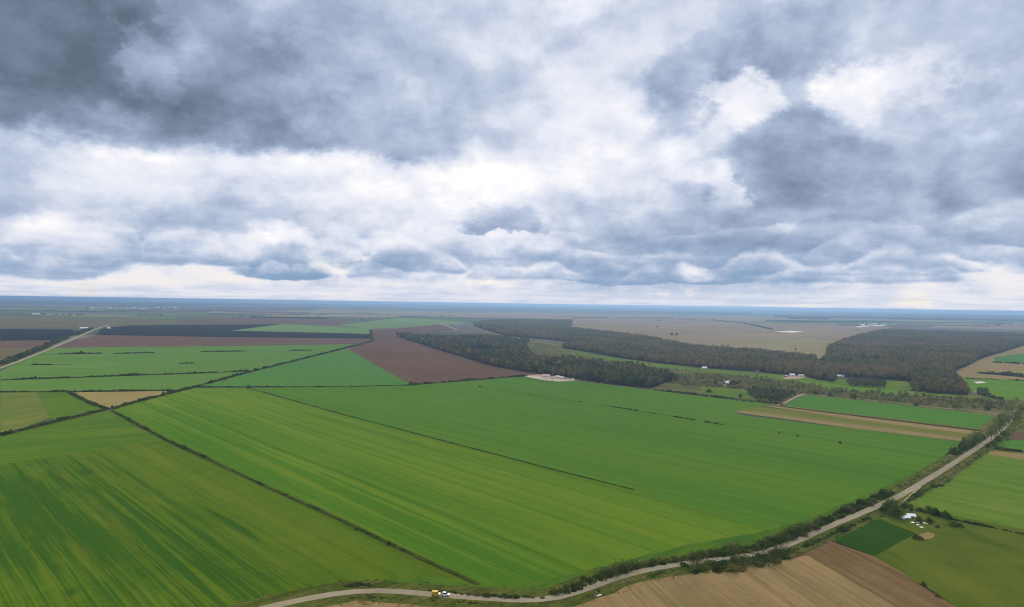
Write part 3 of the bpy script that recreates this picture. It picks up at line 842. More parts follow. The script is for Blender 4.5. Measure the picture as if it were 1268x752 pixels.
def wood(name, pts, protos, smin, smax, label, cat, wide=1.0):
    """a mass of trees as one object: points that carry tree shapes"""
    n = len(pts)
    c = pts.mean(0)
    me = bpy.data.meshes.new(name)
    me.vertices.add(n)
    co = np.zeros((n, 3), np.float32)
    co[:, :2] = pts - c
    me.vertices.foreach_set('co', co.ravel())
    for an, kind, data in (('size', 'FLOAT', smin + (smax - smin) * rng.beta(2.2, 2.0, n)), ('turn', 'FLOAT', rng.uniform(0, 6.28, n)), ('pick', 'INT', rng.integers(0, len(protos), n))):
        at = me.attributes.new(an, kind, 'POINT')
        at.data.foreach_set('value', data.astype(np.float32 if kind == 'FLOAT' else np.int32))
    for p in protos:
        for m in p.data.materials:
            if m.name not in [q.name for q in me.materials]:
                me.materials.append(m)
    o = bpy.data.objects.new(name, me)
    COL.objects.link(o)
    o.location = (c[0], c[1], 0)
    ng = bpy.data.node_groups.new(name, 'GeometryNodeTree')
    ng.interface.new_socket('Geometry', in_out='INPUT', socket_type='NodeSocketGeometry')
    ng.interface.new_socket('Geometry', in_out='OUTPUT', socket_type='NodeSocketGeometry')
    N, L = ng.nodes, ng.links
    gi, go = N.new('NodeGroupInput'), N.new('NodeGroupOutput')
    iop = N.new('GeometryNodeInstanceOnPoints')
    g2 = N.new('GeometryNodeGeometryToInstance')
    for p in reversed(protos):
        oi = N.new('GeometryNodeObjectInfo')
        oi.inputs['Object'].default_value = p
        L.new(oi.outputs['Geometry'], g2.inputs[0])
    L.new(gi.outputs[0], iop.inputs['Points'])
    L.new(g2.outputs[0], iop.inputs['Instance'])
    iop.inputs['Pick Instance'].default_value = True

    def attr(an, kind):
        a = N.new('GeometryNodeInputNamedAttribute')
        a.data_type = kind
        a.inputs['Name'].default_value = an
        return a.outputs[0]
    L.new(attr('pick', 'INT'), iop.inputs['Instance Index'])
    cx = N.new('ShaderNodeCombineXYZ')
    L.new(attr('turn', 'FLOAT'), cx.inputs[2])
    L.new(cx.outputs[0], iop.inputs['Rotation'])
    sx = N.new('ShaderNodeVectorMath')
    sx.operation = 'MULTIPLY'
    L.new(attr('size', 'FLOAT'), sx.inputs[0])
    sx.inputs[1].default_value = (wide, wide, 1)
    L.new(sx.outputs[0], iop.inputs['Scale'])
    L.new(iop.outputs[0], go.inputs[0])
    md = o.modifiers.new('trees', 'NODES')
    md.node_group = ng
    return tag(o, label, cat, kind='stuff')


H = 13.0      # canopy edge height used where only tree tops are seen
W_NEAR = GL([(490, 416.5), (545, 434.5), (612, 455), (668, 464.5), (700, 468), (754, 477), (806, 482), (826, 474), (842, 462, H), (800, 452, H), (777, 449, H), (739, 445, H), (698, 441.6, H), (662, 439, H),
             (652, 428, H), (650, 421.6, H), (629, 417, H), (601, 414.5, H), (560, 415.5, H), (520, 414, H)])
W_MID = GL([(586, 400, H), (612, 396.5, H), (655, 395.8, H), (709, 396.2, H), (706, 404.8, H), (744, 409.2, H), (800, 415.5, H), (857, 426.6, H), (934, 432, H), (995, 438, H), (1024, 441.5, H),
            (1026, 473), (1012, 471.4), (994, 465.6), (959, 463.6), (937, 461), (880, 457.2), (821, 451.3), (773, 445), (726, 436.5), (694, 431.5), (717, 425.4), (660, 419.6), (628, 416.6), (600, 409)])
W_RIGHT = GL([(1024, 441.5, H), (1024, 427, H), (1065, 413.5, H), (1096, 407.8, H), (1180, 410, H), (1268, 413, H), (1360, 417, H), (1330, 422), (1268, 427.5), (1241, 437), (1212, 445), (1202, 452), (1176, 462), (1178, 467),
              (1196, 482), (1199, 490.5), (1158, 488.4), (1127, 485), (1138, 474), (1109, 472), (1069, 469), (1037, 467.6), (1032, 473.5), (1026, 473)])
CLEAR = [GL([(580, 434), (606, 431), (618, 440), (600, 443.4), (590, 443)]), GL([(590, 439), (612, 438.5), (613, 443), (592, 443.4)]), GL([(1006, 441), (1018, 440), (1020, 444), (1008, 444)], H)]


def fill(poly, spacing, holes=CLEAR):
    p = scatter(poly, spacing)
    # thin places and small gaps
    g_ = np.sin(p[:, 0] * 0.021 + 1.3 * np.sin(p[:, 1] * 0.013)) * np.sin(p[:, 1] * 0.017 + 1.7 * np.sin(p[:, 0] * 0.011))
    p = p[rng.random(len(p)) > np.clip((g_ - 0.35) * 0.8, 0.03, 0.5)]
    for hpoly in holes:
        p = p[~inside(hpoly, p)]
    return p


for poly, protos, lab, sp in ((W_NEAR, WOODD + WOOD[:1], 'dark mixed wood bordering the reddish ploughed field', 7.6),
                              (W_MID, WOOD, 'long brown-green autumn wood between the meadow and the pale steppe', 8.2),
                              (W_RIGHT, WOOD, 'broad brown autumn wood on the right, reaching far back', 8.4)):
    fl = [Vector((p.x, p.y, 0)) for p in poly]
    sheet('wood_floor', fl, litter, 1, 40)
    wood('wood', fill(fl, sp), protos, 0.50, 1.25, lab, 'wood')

COP1 = GL([(1048, 478.7), (1070, 480.6), (1096, 482.6), (1097, 478), (1075, 475.5), (1050, 474.8)])
COP2 = GL([(924, 490), (936, 496), (966, 500.6), (990, 490), (980, 487), (945, 484), (926, 484)])
wood('copse', scatter(COP1, 6.5), WOODD, 0.62, 0.8, 'small rectangular copse standing alone on the bright meadow', 'copse')
wood('copse', scatter(COP2, 6.0), WOODD, 0.36, 0.52, 'low dark copse beside the bend of the pale track', 'copse')
wood('copse', scatter(GL([(644, 422), (650, 419.5), (655, 424), (652, 427)]), 8), WOODD, 0.7, 1.0, 'dark clump of trees at the edge of the far clearing', 'copse')

# far woods close to the skyline
far_wood_px = [
    [(0, 369.6), (180, 371.2), (330, 373.2), (330, 374.4), (150, 373.6), (0, 372.2)],
    [(430, 376.6), (640, 378.8), (900, 382.6), (1060, 386.2), (1060, 387.8), (880, 385.0), (640, 381.2), (430, 378.2)],
    [(560, 381.4), (700, 382.8), (930, 388.0), (930, 389.4), (700, 385.0), (560, 383.2)],
    [(1000, 387.4), (1120, 389.4), (1268, 391.8), (1268, 393.8), (1120, 391.6), (1000, 389.2)],
    [(0, 373.6), (260, 376.2), (400, 378.0), (400, 379.2), (200, 377.6), (0, 375.4)],
    [(960, 392.2), (1120, 394.4), (1268, 396.8), (1268, 398.0), (1100, 395.6), (960, 393.2)],
]
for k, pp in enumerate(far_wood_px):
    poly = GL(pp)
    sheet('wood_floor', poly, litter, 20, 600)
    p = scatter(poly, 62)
    if len(p) > 9000:
        p = p[rng.choice(len(p), 9000, replace=False)]
    wood('far_wood', p, WOOD, 0.9, 1.25, ['hazy wood line below the skyline at far left', 'long blue wood band right under the middle skyline', 'blue wood strip in front of the middle skyline band',
                                          'hazy wood line below the skyline at far right', 'second hazy wood strip at far left', 'nearest far wood strip behind the right steppe'][k], 'wood', wide=6.0)

pts = []
for k in range(70):
    x0 = r_far.uniform(-40, 560) if k < 42 else r_far.uniform(760, 1240)
    hz = 376.3 + 0.0150 * (x0 - 634)
    dy = r_far.uniform(5.5, 25) if k < 42 else r_far.uniform(9, 20)
    a_ = G(x0, hz + dy)
    b_ = G(x0 + r_far.uniform(6, 60), hz + dy + r_far.uniform(0.0, 1.2))
    for q in range(int((b_ - a_).length / 24) + 2):
        c_ = a_.lerp(b_, r_far.random())
        if r_far.random() < 0.7:
            pts.append((c_.x + r_far.gauss(0, 9), c_.y + r_far.gauss(0, 14)))
wood('far_tree_lines', np.array(pts), WOODD, 0.5, 0.95, 'broken lines of trees scattered over the far plain', 'trees', wide=1.8)

# scrub between the meadows
S_BAND = GL([(842, 465), (890, 466), (940, 469), (975, 473.5), (1010, 480), (1045, 484.5), (1100, 488.5), (1160, 492), (1215, 497), (1268, 500), (1330, 505), (1330, 516), (1268, 511), (1200, 507), (1160, 504), (1100, 499),
             (1060, 495), (1005, 489.5), (990, 488.5), (960, 486), (930, 484), (880, 480), (846, 479), (830, 474)])
S_CLEAR = GL([(640, 424), (652, 424), (700, 436), (760, 446), (836, 458), (880, 465), (840, 464), (760, 450), (690, 442), (662, 439)])
p = scatter(S_BAND, 7.6)
keep = rng.random(len(p)) < 0.8
p = p[keep]
xs = CX + FPX * p[:, 0] / p[:, 1]
order = rng.permutation(len(p))
order = np.concatenate([order[xs[order] < 1262], order[xs[order] >= 1262]])
big, rest = p[order[:140]], p[order[140:]]
wood('scrub', rest, SCRUB, 0.6, 1.35, 'brown and olive scrub along the shallow valley on the right', 'scrub')
p = scatter(S_CLEAR, 13)
wood('scrub', p[rng.random(len(p)) < 0.6], SCRUB, 0.4, 0.9, 'sparse scrub dotting the long clearing between the two woods', 'scrub')

# single bushes at the near side of the scrub
SHRUBS = []
for k in range(4):
    r_ = np.random.default_rng(60 + k)
    cen, rad = crown_lobes(4.6, 5.6, r_, 10, 'bush' if k % 2 else 'round')
    v, f = clumps(cen, rad, 26, 0.46, r_)
    SHRUBS.append((v, f))


def shrub(loc, scale, label, group=None, k=None, mat=None, name='bush'):
    k = random.randrange(4) if k is None else k
    mat = mat or leaf_hedge
    key = (k, mat.name)
    if key not in SHRUB_ME:
        v, f = SHRUBS[k]
        o = mesh_obj(name, v, f, mat)
        SHRUB_ME[key] = o.data
    else:
        o = bpy.data.objects.new(name, SHRUB_ME[key])
        COL.objects.link(o)
    o.location = (loc[0], loc[1], 0)
    o.rotation_euler = (0, 0, random.uniform(0, 6.28))
    o.scale = (scale * random.uniform(.85, 1.15), scale * random.uniform(.85, 1.15), scale * random.uniform(.8, 1.15))
    return tag(o, label, 'bush', group)


SHRUB_ME = {}
for q in big:
    xp = float(CX + FPX * q[0] / q[1])
    where = ('beside the small yellow-green meadow', 'behind the low dark copse', 'above the left half of the right wheat field', 'above the right half of the right wheat field',
             'behind the tall roadside trees')[(xp > 930) + (xp > 1000) + (xp > 1110) + (xp > 1205)]
    shrub(q, random.uniform(0.8, 1.5), 'olive-brown scrub bush ' + where, 'scrub bushes ' + where, mat=leaf_scrub)

for (px, py, s, lab) in [
        (442, 657, .5, 'dark bush on the thin field ditch, upper of two close together'), (482, 676, .55, 'dark bush on the thin field ditch, lower of two close together'),
        (258, 569.5, .5, 'small dark bush on the ditch left of the patchy field corner'), (325, 602.5, .42, 'small bush halfway along the ditch of the patchy field'),
        (305, 461.5, 1.1, 'bush where the long diagonal hedge meets the straight hedge'), (308, 482, 1.2, 'bush at the upper end of the thin ditch across the big field'),
        (965, 537.5, .5, 'left of two small bushes standing in the right part of the big field'), (988, 541, .5, 'right of two small bushes standing in the right part of the big field'),
        (1040, 550, .6, 'low bush alone in the big field, nearest the road trees'), (509, 478, 1.5, 'bush at the near corner of the reddish ploughed field'),
        (878, 487, 1.5, 'lone bush in the left of the small yellow-green meadow'), (917, 494, 1.3, 'lone bush in the right of the small yellow-green meadow'),
        (1010, 490, 1.3, 'dark bush at the upper end of the pale track'), (1028, 492, 1.4, 'second dark bush along the pale field track'), (1057, 496.5, 1.6, 'third dark bush along the pale field track'),
        (1135, 504.5, 1.3, 'dark bush above the middle of the right wheat field'), (1183, 507, 1.4, 'pair-sized dark bush above the right end of the wheat field'), (1222, 510, 1.5, 'dark bush just left of the tall roadside trees by the track'),
        (1161, 655, .55, 'small green bush on the pasture near the white boxes'), (1133, 669, .62, 'low dark bush left of the bare earth patch'), (1140, 670, .5, 'tiny dark bush touching the bare earth patch'),
        (1180, 653, .85, 'left of two round bushes below the pasture hedge'), (1188, 653.5, .7, 'right of two round bushes below the pasture hedge'),
        (1138, 648, .8, 'green bush right of the white sheds'), (1150, 649, .85, 'dark bush behind the row of white boxes'),
        (1144, 727, .5, 'small dark bush on the edge of the brown tilled field'), (1160, 741, .45, 'tiny bush at the bottom edge of the brown tilled field'),
        (741, 734.5, .45, 'small green bush above the concrete culvert block')]:
    g = G(px, py)
    shrub(g, s, lab)


# ------------------------------------------------------------------ hedges
def hedge(px, w, h, cover, label, mat=None, name='hedge', cat='hedge', gap=10.0, margin=0.0, bulk=1.0):
    path = [G(*q[:2]) for q in px]
    if margin:
        ribbon('field_margin', path, margin, mats['margin'], margin * 0.16, max(6.0, margin * 2))
    r_ = np.random.default_rng(len(label) * 31 + int(px[0][0]) + int(px[0][1]))
    D = path[len(path) // 2].length
    leaf = min(2.2, max(0.30, D * 0.00105))
    cen, rad = [], []
    state, run = True, 0.0
    for a, b in zip(path[:-1], path[1:]):
        L_ = (b - a).length
        d = (b - a) / L_
        nrm = Vector((-d.y, d.x, 0))
        x = 0.0
        while x < L_:
            st = w * (0.30 if cover >= 1 else 0.40)
            x += st
            run -= st
            if run <= 0:
                state = r_.random() < cover
                run = r_.uniform(0.4, 1.6) * gap
            if not state:
                continue
            swell = 0.78 + 0.42 * math.sin(x * 0.11 + a.x) * math.sin(x * 0.037 + a.y)
            for side in ((-1.25, -.45, .45, 1.25) if w > 9 else (-1, 1) if w > 4.5 else (0,)):
                s = bulk * swell * (0.45 + 0.75 * r_.random() ** 1.5 + (0.5 if r_.random() < 0.06 else 0))
                p = a + d * (x + r_.uniform(-.3, .3) * w) + nrm * (side * w * 0.24 + r_.normal() * w * 0.12)
                rr = w * (0.30 if side else 0.48) * s
                hh = h * s * r_.uniform(0.75, 1.1)
                cen.append((p.x, p.y, hh * 0.42))
                rad.append((rr, rr, hh * 0.58))
    cen, rad = np.array(cen), np.array(rad)
    area = 2 * math.pi * np.mean(rad[:, 0]) * np.mean(rad[:, 2]) * 1.5
    per = int(min(170, max(14, 3.2 * area / (leaf * leaf))))
    while per * len(cen) > 90000:
        per -= 1
    v, f = clumps(cen, rad, per, leaf, r_)
    v[:, 2] = np.maximum(v[:, 2], 0.02)
    c = path[0]
    v[:, 0] -= c.x
    v[:, 1] -= c.y
    o = mesh_obj(name, v, f, mat or leaf_hedge, loc=(c.x, c.y, 0))
    return tag(o, label, cat)


hedge([(0, 541), (73, 522), (132, 507.5)], 5, 3.2, 1, 'dark unbroken hedge running in from the left edge to the field crossing', margin=8)
hedge([(140, 507), (175, 497), (232, 482.5), (305, 462.5), (417, 434.6), (434, 430)], 6, 3.6, .95, 'long diagonal hedge from the field crossing up to the reddish ploughed field', margin=9)
hedge([(139, 509.5), (166, 524.5), (207, 546.5), (258, 569.5)], 3.2, 2.0, 0.97, 'low hedge below the field crossing, top of the patchy field', gap=6, margin=4.5)
hedge([(258, 569.5), (325, 601.5), (420, 644.5), (482, 675), (532, 698), (592, 725)], 1.8, 1.1, 0.95, 'thin dark ditch hedge between the two nearest wheat fields', gap=5, margin=2.6)
hedge([(0, 486.4), (83, 486), (212, 484.2)], 4.5, 2.6, 0.95, 'straight hedge above the tan stubble triangle', gap=10, margin=8)
hedge([(86, 487), (109, 499), (131, 507)], 4.5, 2.6, 1, 'short hedge along the left side of the tan stubble triangle', margin=7)
hedge([(0, 471.5), (50, 470), (159, 466), (248, 463), (305, 460.5)], 6, 3.2, 0.95, 'straight hedge across the distant left wheat, nearest of three parallel rows', gap=18, margin=7)
hedge([(16, 453), (88, 452.3)], 6, 3.2, 0.7, 'broken hedge across the distant left wheat, middle of three parallel rows', gap=18, margin=5)
hedge([(190, 452), (260, 450), (330, 448)], 4, 2, .15, 'few scattered shrubs in the middle of the distant left wheat', gap=25)
hedge([(48, 439.6), (124, 438.6)], 9, 4.4, 0.85, 'broken hedge across the distant left wheat, farthest of three parallel rows', gap=25, margin=9)
hedge([(140, 438.8), (250, 436.5), (384, 434.6)], 7, 3.4, .35, 'dotted line of shrubs running on from the farthest left hedge', gap=35)
hedge([(243, 480), (330, 479.8), (420, 479.8), (507, 478)], 4, 1.8, 0.7, 'low broken hedge along the top of the big wheat field', gap=10, margin=6)
hedge([(511, 477.5), (585, 471.2), (653, 465.8)], 5, 3.0, 0.7, 'row of low bushes between the reddish ploughed field and the green wheat', gap=10, margin=7)
hedge([(309, 482), (417, 512.3), (463, 524.3), (595, 559), (680, 581.3), (785, 608)], 1.5, 0.8, 0.9, 'thin dark ditch line slanting across the big wheat field', gap=8, margin=1.7)
hedge([(592, 479.3), (655, 489.3), (720, 499)], 2.6, 1.3, 0.35, 'faint dotted shrub line in the far wheat, left half', gap=9, margin=1.2)
hedge([(740, 501.8), (767, 506), (800, 511.5), (860, 521)], 3.0, 1.6, 0.5, 'dotted shrub line in the far wheat, right half', gap=8, margin=1.4)
hedge([(872, 523.4), (893, 526.8)], 4.0, 1.8, 1, 'short dense shrub strip in the wheat below the tan stripes')
# along the road
hedge([(350, 744), (395, 736), (424, 730.4)], 1.8, 1.0, .85, 'low roadside weeds at the bottom left end of the road')
hedge([(426, 728.8), (446, 727), (468, 728.6)], 3.6, 2.0, 1, 'rounded dark bush clump on the outside of the road bend, bottom left', bulk=1.4)
hedge([(484, 730.6), (520, 732.5), (560, 735.6)], 2.2, 1.3, .85, 'low bushes above the road beside the two vehicles')
hedge([(558, 736.6), (600, 739.4), (640, 741.8), (672, 742.6)], 3.6, 2.0, 1, 'dark hedge on the upper roadside just right of the vehicles', bulk=1.4)
hedge([(684, 740), (708, 731), (735, 720.5), (780, 705.5), (840, 694.5)], 6, 2.8, 1, 'thick dark hedge on the upper roadside at the lower middle bend', bulk=1.3)
hedge([(840, 694.5), (890, 688.5), (935, 682), (975, 668.5), (1020, 647.5)], 7, 3.2, 1, 'thick dark hedge on the upper roadside above the tilled field', bulk=1.3)
hedge([(1020, 647.5), (1070, 626.5), (1100, 612)], 7, 3.2, 1, 'thick hedge on the upper roadside opposite the farm', bulk=1.3)
hedge([(1100, 612), (1150, 584.5), (1178, 565.5)], 3.6, 1.8, .9, 'thinner olive hedge on the upper roadside above the farm', mat=leaf_scrub)
hedge([(1178, 565), (1200, 552), (1214, 544)], 5.5, 3.4, 1, 'bushy hedge under the left group of roadside trees', bulk=1.3)
hedge([(700, 751), (725, 741), (760, 727.5), (800, 716)], 3.4, 1.4, .8, 'patchy weeds on the lower roadside left of the dense thicket', mat=leaf_scrub)
hedge([(800, 716), (825, 710), (848, 707)], 3.2, 1.5, .85, 'small bushes leading up to the dense roadside thicket')
hedge([(846, 706), (870, 706), (905, 703.5), (940, 697.5), (968, 689.5)], 12.5, 4.6, 1, 'dense dark green thicket on the lower roadside above the tan field', name='thicket', cat='thicket', mat=leaf_hedge, bulk=1.25)
hedge([(966, 689), (1000, 677.5), (1040, 659), (1078, 643)], 3.6, 1.9, .95, 'olive hedge right below the road above the alfalfa patch', bulk=1.25)
hedge([(972, 694), (1000, 684), (1030, 669.5)], 3.0, 1.6, .95, 'second lower hedge row between the road and the brown tilled field', mat=leaf_scrub, bulk=1.2)
hedge([(1124, 622.5), (1150, 606), (1166, 603)], 3.4, 2.0, .9, 'dark bushes along the track just above the farm')
hedge([(1164, 602), (1180, 588), (1200, 574), (1219, 559)], 5.0, 2.6, .95, 'long bushy row on the right roadside beside the light pasture', mat=leaf_scrub)
hedge([(400, 751.5), (430, 743), (480, 742), (540, 746), (620, 752)], 2.4, 1.0, .7, 'dark weeds on the lower roadside below the two vehicles')
hedge([(1128, 633), (1150, 636.5), (1176, 643.6)], 4.6, 3.6, 1, 'tall dark hedge right of the white sheds', bulk=1.3)
hedge([(1176, 644.5), (1226, 654.5), (1268, 663.2), (1330, 678)], 3.2, 1.7, .95, 'long low hedge below the light pasture running to the right edge')
hedge([(1234, 557.6), (1268, 560.8), (1330, 568)], 5.0, 3.2, 1, 'dark hedge above the light pasture at the right edge')
hedge([(1246, 548), (1256, 536), (1264, 526)], 3, 1.5, .8, 'low weeds along the small field path right of the road trees', mat=leaf_scrub)
hedge([(1210, 462.8), (1236, 464.8), (1256, 466.4), (1268, 468)], 14, 6.5, 1, 'thick bushy strip in the stubble at the right edge')
hedge([(1195, 469.4), (1230, 470.6), (1268, 472.4)], 6, 2.0, .95, 'dark low ditch growth above the bright right meadow')  # low foliage added to stand for the dark of a shadowed ditch
hedge([(1228, 449.4), (1268, 451.4), (1330, 454)], 9, 4, 1, 'far hedge under the small green field at the right edge')
hedge([(808, 483.2), (860, 489.6), (920, 497), (966, 501.6)], 6, 3.4, .97, 'continuous bushy edge between the wheat and the small meadow')
hedge([(0, 452.5), (40, 437), (88, 416.6), (112, 408.4)], 12, 7, .85, 'dark tree belt along the left dirt track', gap=60)
hedge([(700, 394), (800, 394.6), (880, 396.6), (922, 401), (960, 409.6)], 16, 6, .8, 'dark curved hedge line far out on the steppe', gap=120)
hedge([(1212, 488), (1222, 491.5), (1238, 495.5)], 8, 5, 1, 'bushes trailing down from the small house at the wood corner')
hedge([(430, 431), (445, 427.8), (461, 423), (459, 410)], 7, 3.5, .7, 'shrubs along the track beside the reddish ploughed field', gap=30)
hedge([(1040, 452.3), (1070, 451.8), (1115, 453.6)], 12, 16, 1, 'darker line of trees inside the broad right wood', mat=leaf_wood_dark, gap=60)

# rough grass and weeds on the verges
vp = []
for i in range(len(road_pts) - 1):
    a, b = road_pts[i], road_pts[i + 1]
    if a.length > 900 or a.y < 150:
        continue
    d = (b - a).normalized()
    n = Vector((-d.y, d.x, 0))
    for k in range(int((b - a).length * 3.2)):
        off = random.choice((-1, 1)) * (3.6 + 9.0 * random.random() ** 1.2)
        q = a.lerp(b, random.random()) + n * off
        vp.append((q.x, q.y))
wood('weeds', np.array(vp), WEED, 0.5, 1.15, 'rough grass and weeds on both verges of the road', 'weeds')


# ------------------------------------------------------------------ single trees
def tree_shape(h, w, shape, lobes, per, leaf, seed):
    r_ = np.random.default_rng(seed)
    cen, rad = crown_lobes(h, w, r_, lobes, shape)
    cv, cf = clumps(cen, rad, per, leaf, r_)
    tv, tf = trunk_mesh(h, h * 0.022, r_)
    return (cv, cf), (tv, tf)


TREES = {'tall': [tree_shape(16, 6.5, 'tall', 22, 40, 0.42, 81), tree_shape(16, 7.5, 'tall', 24, 38, 0.42, 82), tree_shape(16, 8.5, 'round', 22, 40, 0.45, 83)],
         'round': [tree_shape(8, 7.5, 'round', 18, 42, 0.36, 84), tree_shape(8, 6.5, 'round', 16, 42, 0.34, 85), tree_shape(8, 8.5, 'round', 20, 40, 0.36, 86)]}
TREE_ME = {}


def tree(px, py, h, kind, label, group=None, k=0, mat=None):
    mat = mat or leaf_green
    g = G(px, py)
    t_ = empty('tree', (g.x, g.y, 0), random.uniform(0, 6.28))
    s = h / (16.0 if kind == 'tall' else 8.0)
    t_.scale = (s * random.uniform(.9, 1.1), s * random.uniform(.9, 1.1), s)
    key = (kind, k, mat.name)
    if key not in TREE_ME:
        (cv, cf), (tv, tf) = TREES[kind][k]
        a = mesh_obj('trunk', tv, tf, bark, t_)
        b = mesh_obj('crown', cv, cf, mat, t_)
        TREE_ME[key] = (a.data, b.data)
    else:
        for nm, me in zip(('trunk', 'crown'), TREE_ME[key]):
            o = bpy.data.objects.new(nm, me)
            COL.objects.link(o)
            o.parent = t_
    return tag(t_, label, 'tree', group)


leaf_poplar = leaf_mat('leaves_poplar', [(0.0, (0.083, 0.116, 0.027)), (0.4, (0.140, 0.181, 0.042)), (0.7, (0.197, 0.222, 0.052)), (1.0, (0.254, 0.254, 0.068))], 0.12)
RT = 'trees along the upper end of the road'
for px, py, h, kd, k, lab in [
        (1194, 556, 11, 'tall', 2, 'olive roadside tree, leftmost of the front group left of the road'), (1200, 555, 13, 'tall', 0, 'slim olive roadside tree, second from the left in the front group'),
        (1206, 553, 14, 'tall', 1, 'pale green roadside tree, tallest of the front group left of the road'), (1213, 549, 11, 'tall', 2, 'dark roadside tree, rightmost of the front group'),
        (1227, 546, 15, 'tall', 2, 'broad olive tree at the near end of the tall group where the road vanishes'), (1232, 542, 18, 'tall', 1, 'tall olive tree in the middle of the group left of the road gap'),
        (1238, 536, 19, 'tall', 0, 'tallest dark tree left of the visible far piece of road'), (1243, 531, 17, 'tall', 1, 'tall tree right behind the tallest one left of the far road piece'),
        (1256, 527, 15, 'tall', 2, 'olive tree right of the far piece of road'), (1261, 523, 15, 'tall', 1, 'tall tree at the right edge beyond the far piece of road'),
        (1249, 526, 11, 'tall', 0, 'slim tree between the far road piece and its right neighbours'), (1230, 556, 7, 'round', 0, 'low round tree on the right verge below the tall roadside group'),
        (1236, 551, 8, 'round', 1, 'round dark tree on the right verge, middle of the low row'), (1244, 544, 8.5, 'round', 2, 'round tree on the right verge nearest the far road piece'),
        (1223, 558, 6, 'round', 1, 'small round tree on the right verge where the near road piece ends')]:
    tree(px, py, h, kd, lab, RT, k, leaf_poplar if kd == 'tall' else leaf_green)
FT = 'trees around the farm'
for px, py, h, k, lab in [
        (1092, 637, 4.5, 1, 'small dark tree nearest the road at the farm corner'), (1098, 637, 6.5, 0, 'dark farm tree beside the road, second from the left'),
        (1104, 635, 8, 2, 'largest dark farm tree left of the white sheds'), (1109, 639, 7, 1, 'dark tree touching the left white shed'),
        (1104, 642, 5.5, 0, 'lower dark tree in front of the largest farm tree'), (1113, 644, 5.5, 2, 'broad low tree directly left of the white sheds'),
        (1120, 634, 5.5, 0, 'dark tree behind the white sheds'), (1128, 634, 4.5, 1, 'small tree behind the right white shed'),
        (1150, 637.5, 5, 2, 'rounded tree in the hedge right of the farm, left one'), (1157, 640, 5.2, 0, 'rounded tree in the hedge right of the farm, right one'), (1172, 645, 4, 1, 'small round tree at the end of the tall farm hedge')]:
    tree(px, py, h, 'round', lab, FT, k, leaf_green)
for px, py, h, k, lab in [
        (832, 417, 15, 0, 'left of two lone trees standing on the pale steppe'), (838, 417.2, 15, 2, 'right of two lone trees standing on the pale steppe'), (814, 407, 12, 1, 'small lone tree farther out on the steppe'),
        (985, 434.5, 8, 1, 'tiny lone tree on the steppe just above the wood'), (1213, 487, 9, 0, 'round dark tree left of the small house at the wood corner'), (1220, 489, 10, 2, 'round dark tree right of the small house at the wood corner'),
        (907, 480, 11, 0, 'dark tree right of the white house in the scrub'), (913, 481, 10, 2, 'second dark tree right of the white house in the scrub'), (886, 479, 9, 1, 'dark tree left of the white house in the scrub')]:
    tree(px, py, h, 'round', lab, None, k, leaf_green)


# ------------------------------------------------------------------ buildings
def box(x0, x1, y0, y1, z0, z1):
    v = [(x0, y0, z0), (x1, y0, z0), (x1, y1, z0), (x0, y1, z0), (x0, y0, z1), (x1, y0, z1), (x1, y1, z1), (x0, y1, z1)]
    return v, [(0, 3, 2, 1), (4, 5, 6, 7), (0, 1, 5, 4), (1, 2, 6, 5), (2, 3, 7, 6), (3, 0, 4, 7)]


white_wall = plain_mat('white_wall', (0.74, 0.71, 0.66), 0.10, 0.8)
white_tin = plain_mat('white_tin', (0.82, 0.82, 0.82), 0.06, 1.2, 0.45)
blue_tin = plain_mat('pale_blue_tin', (0.50, 0.66, 0.74), 0.08, 0.6, 0.5)
brick_wall = plain_mat('reddish_wall', (0.36, 0.20, 0.14), 0.2, 0.8)
grey_roof = plain_mat('grey_roof', (0.34, 0.32, 0.30), 0.2, 0.6)
pink_roof = plain_mat('pale_pink_roof', (0.58, 0.44, 0.38), 0.18, 0.6)
dark_mat = plain_mat('dark_opening', (0.03, 0.03, 0.035), 0.2, 1.0, 0.4)
wood_mat = plain_mat('door_wood', (0.16, 0.10, 0.06), 0.2, 2.0)


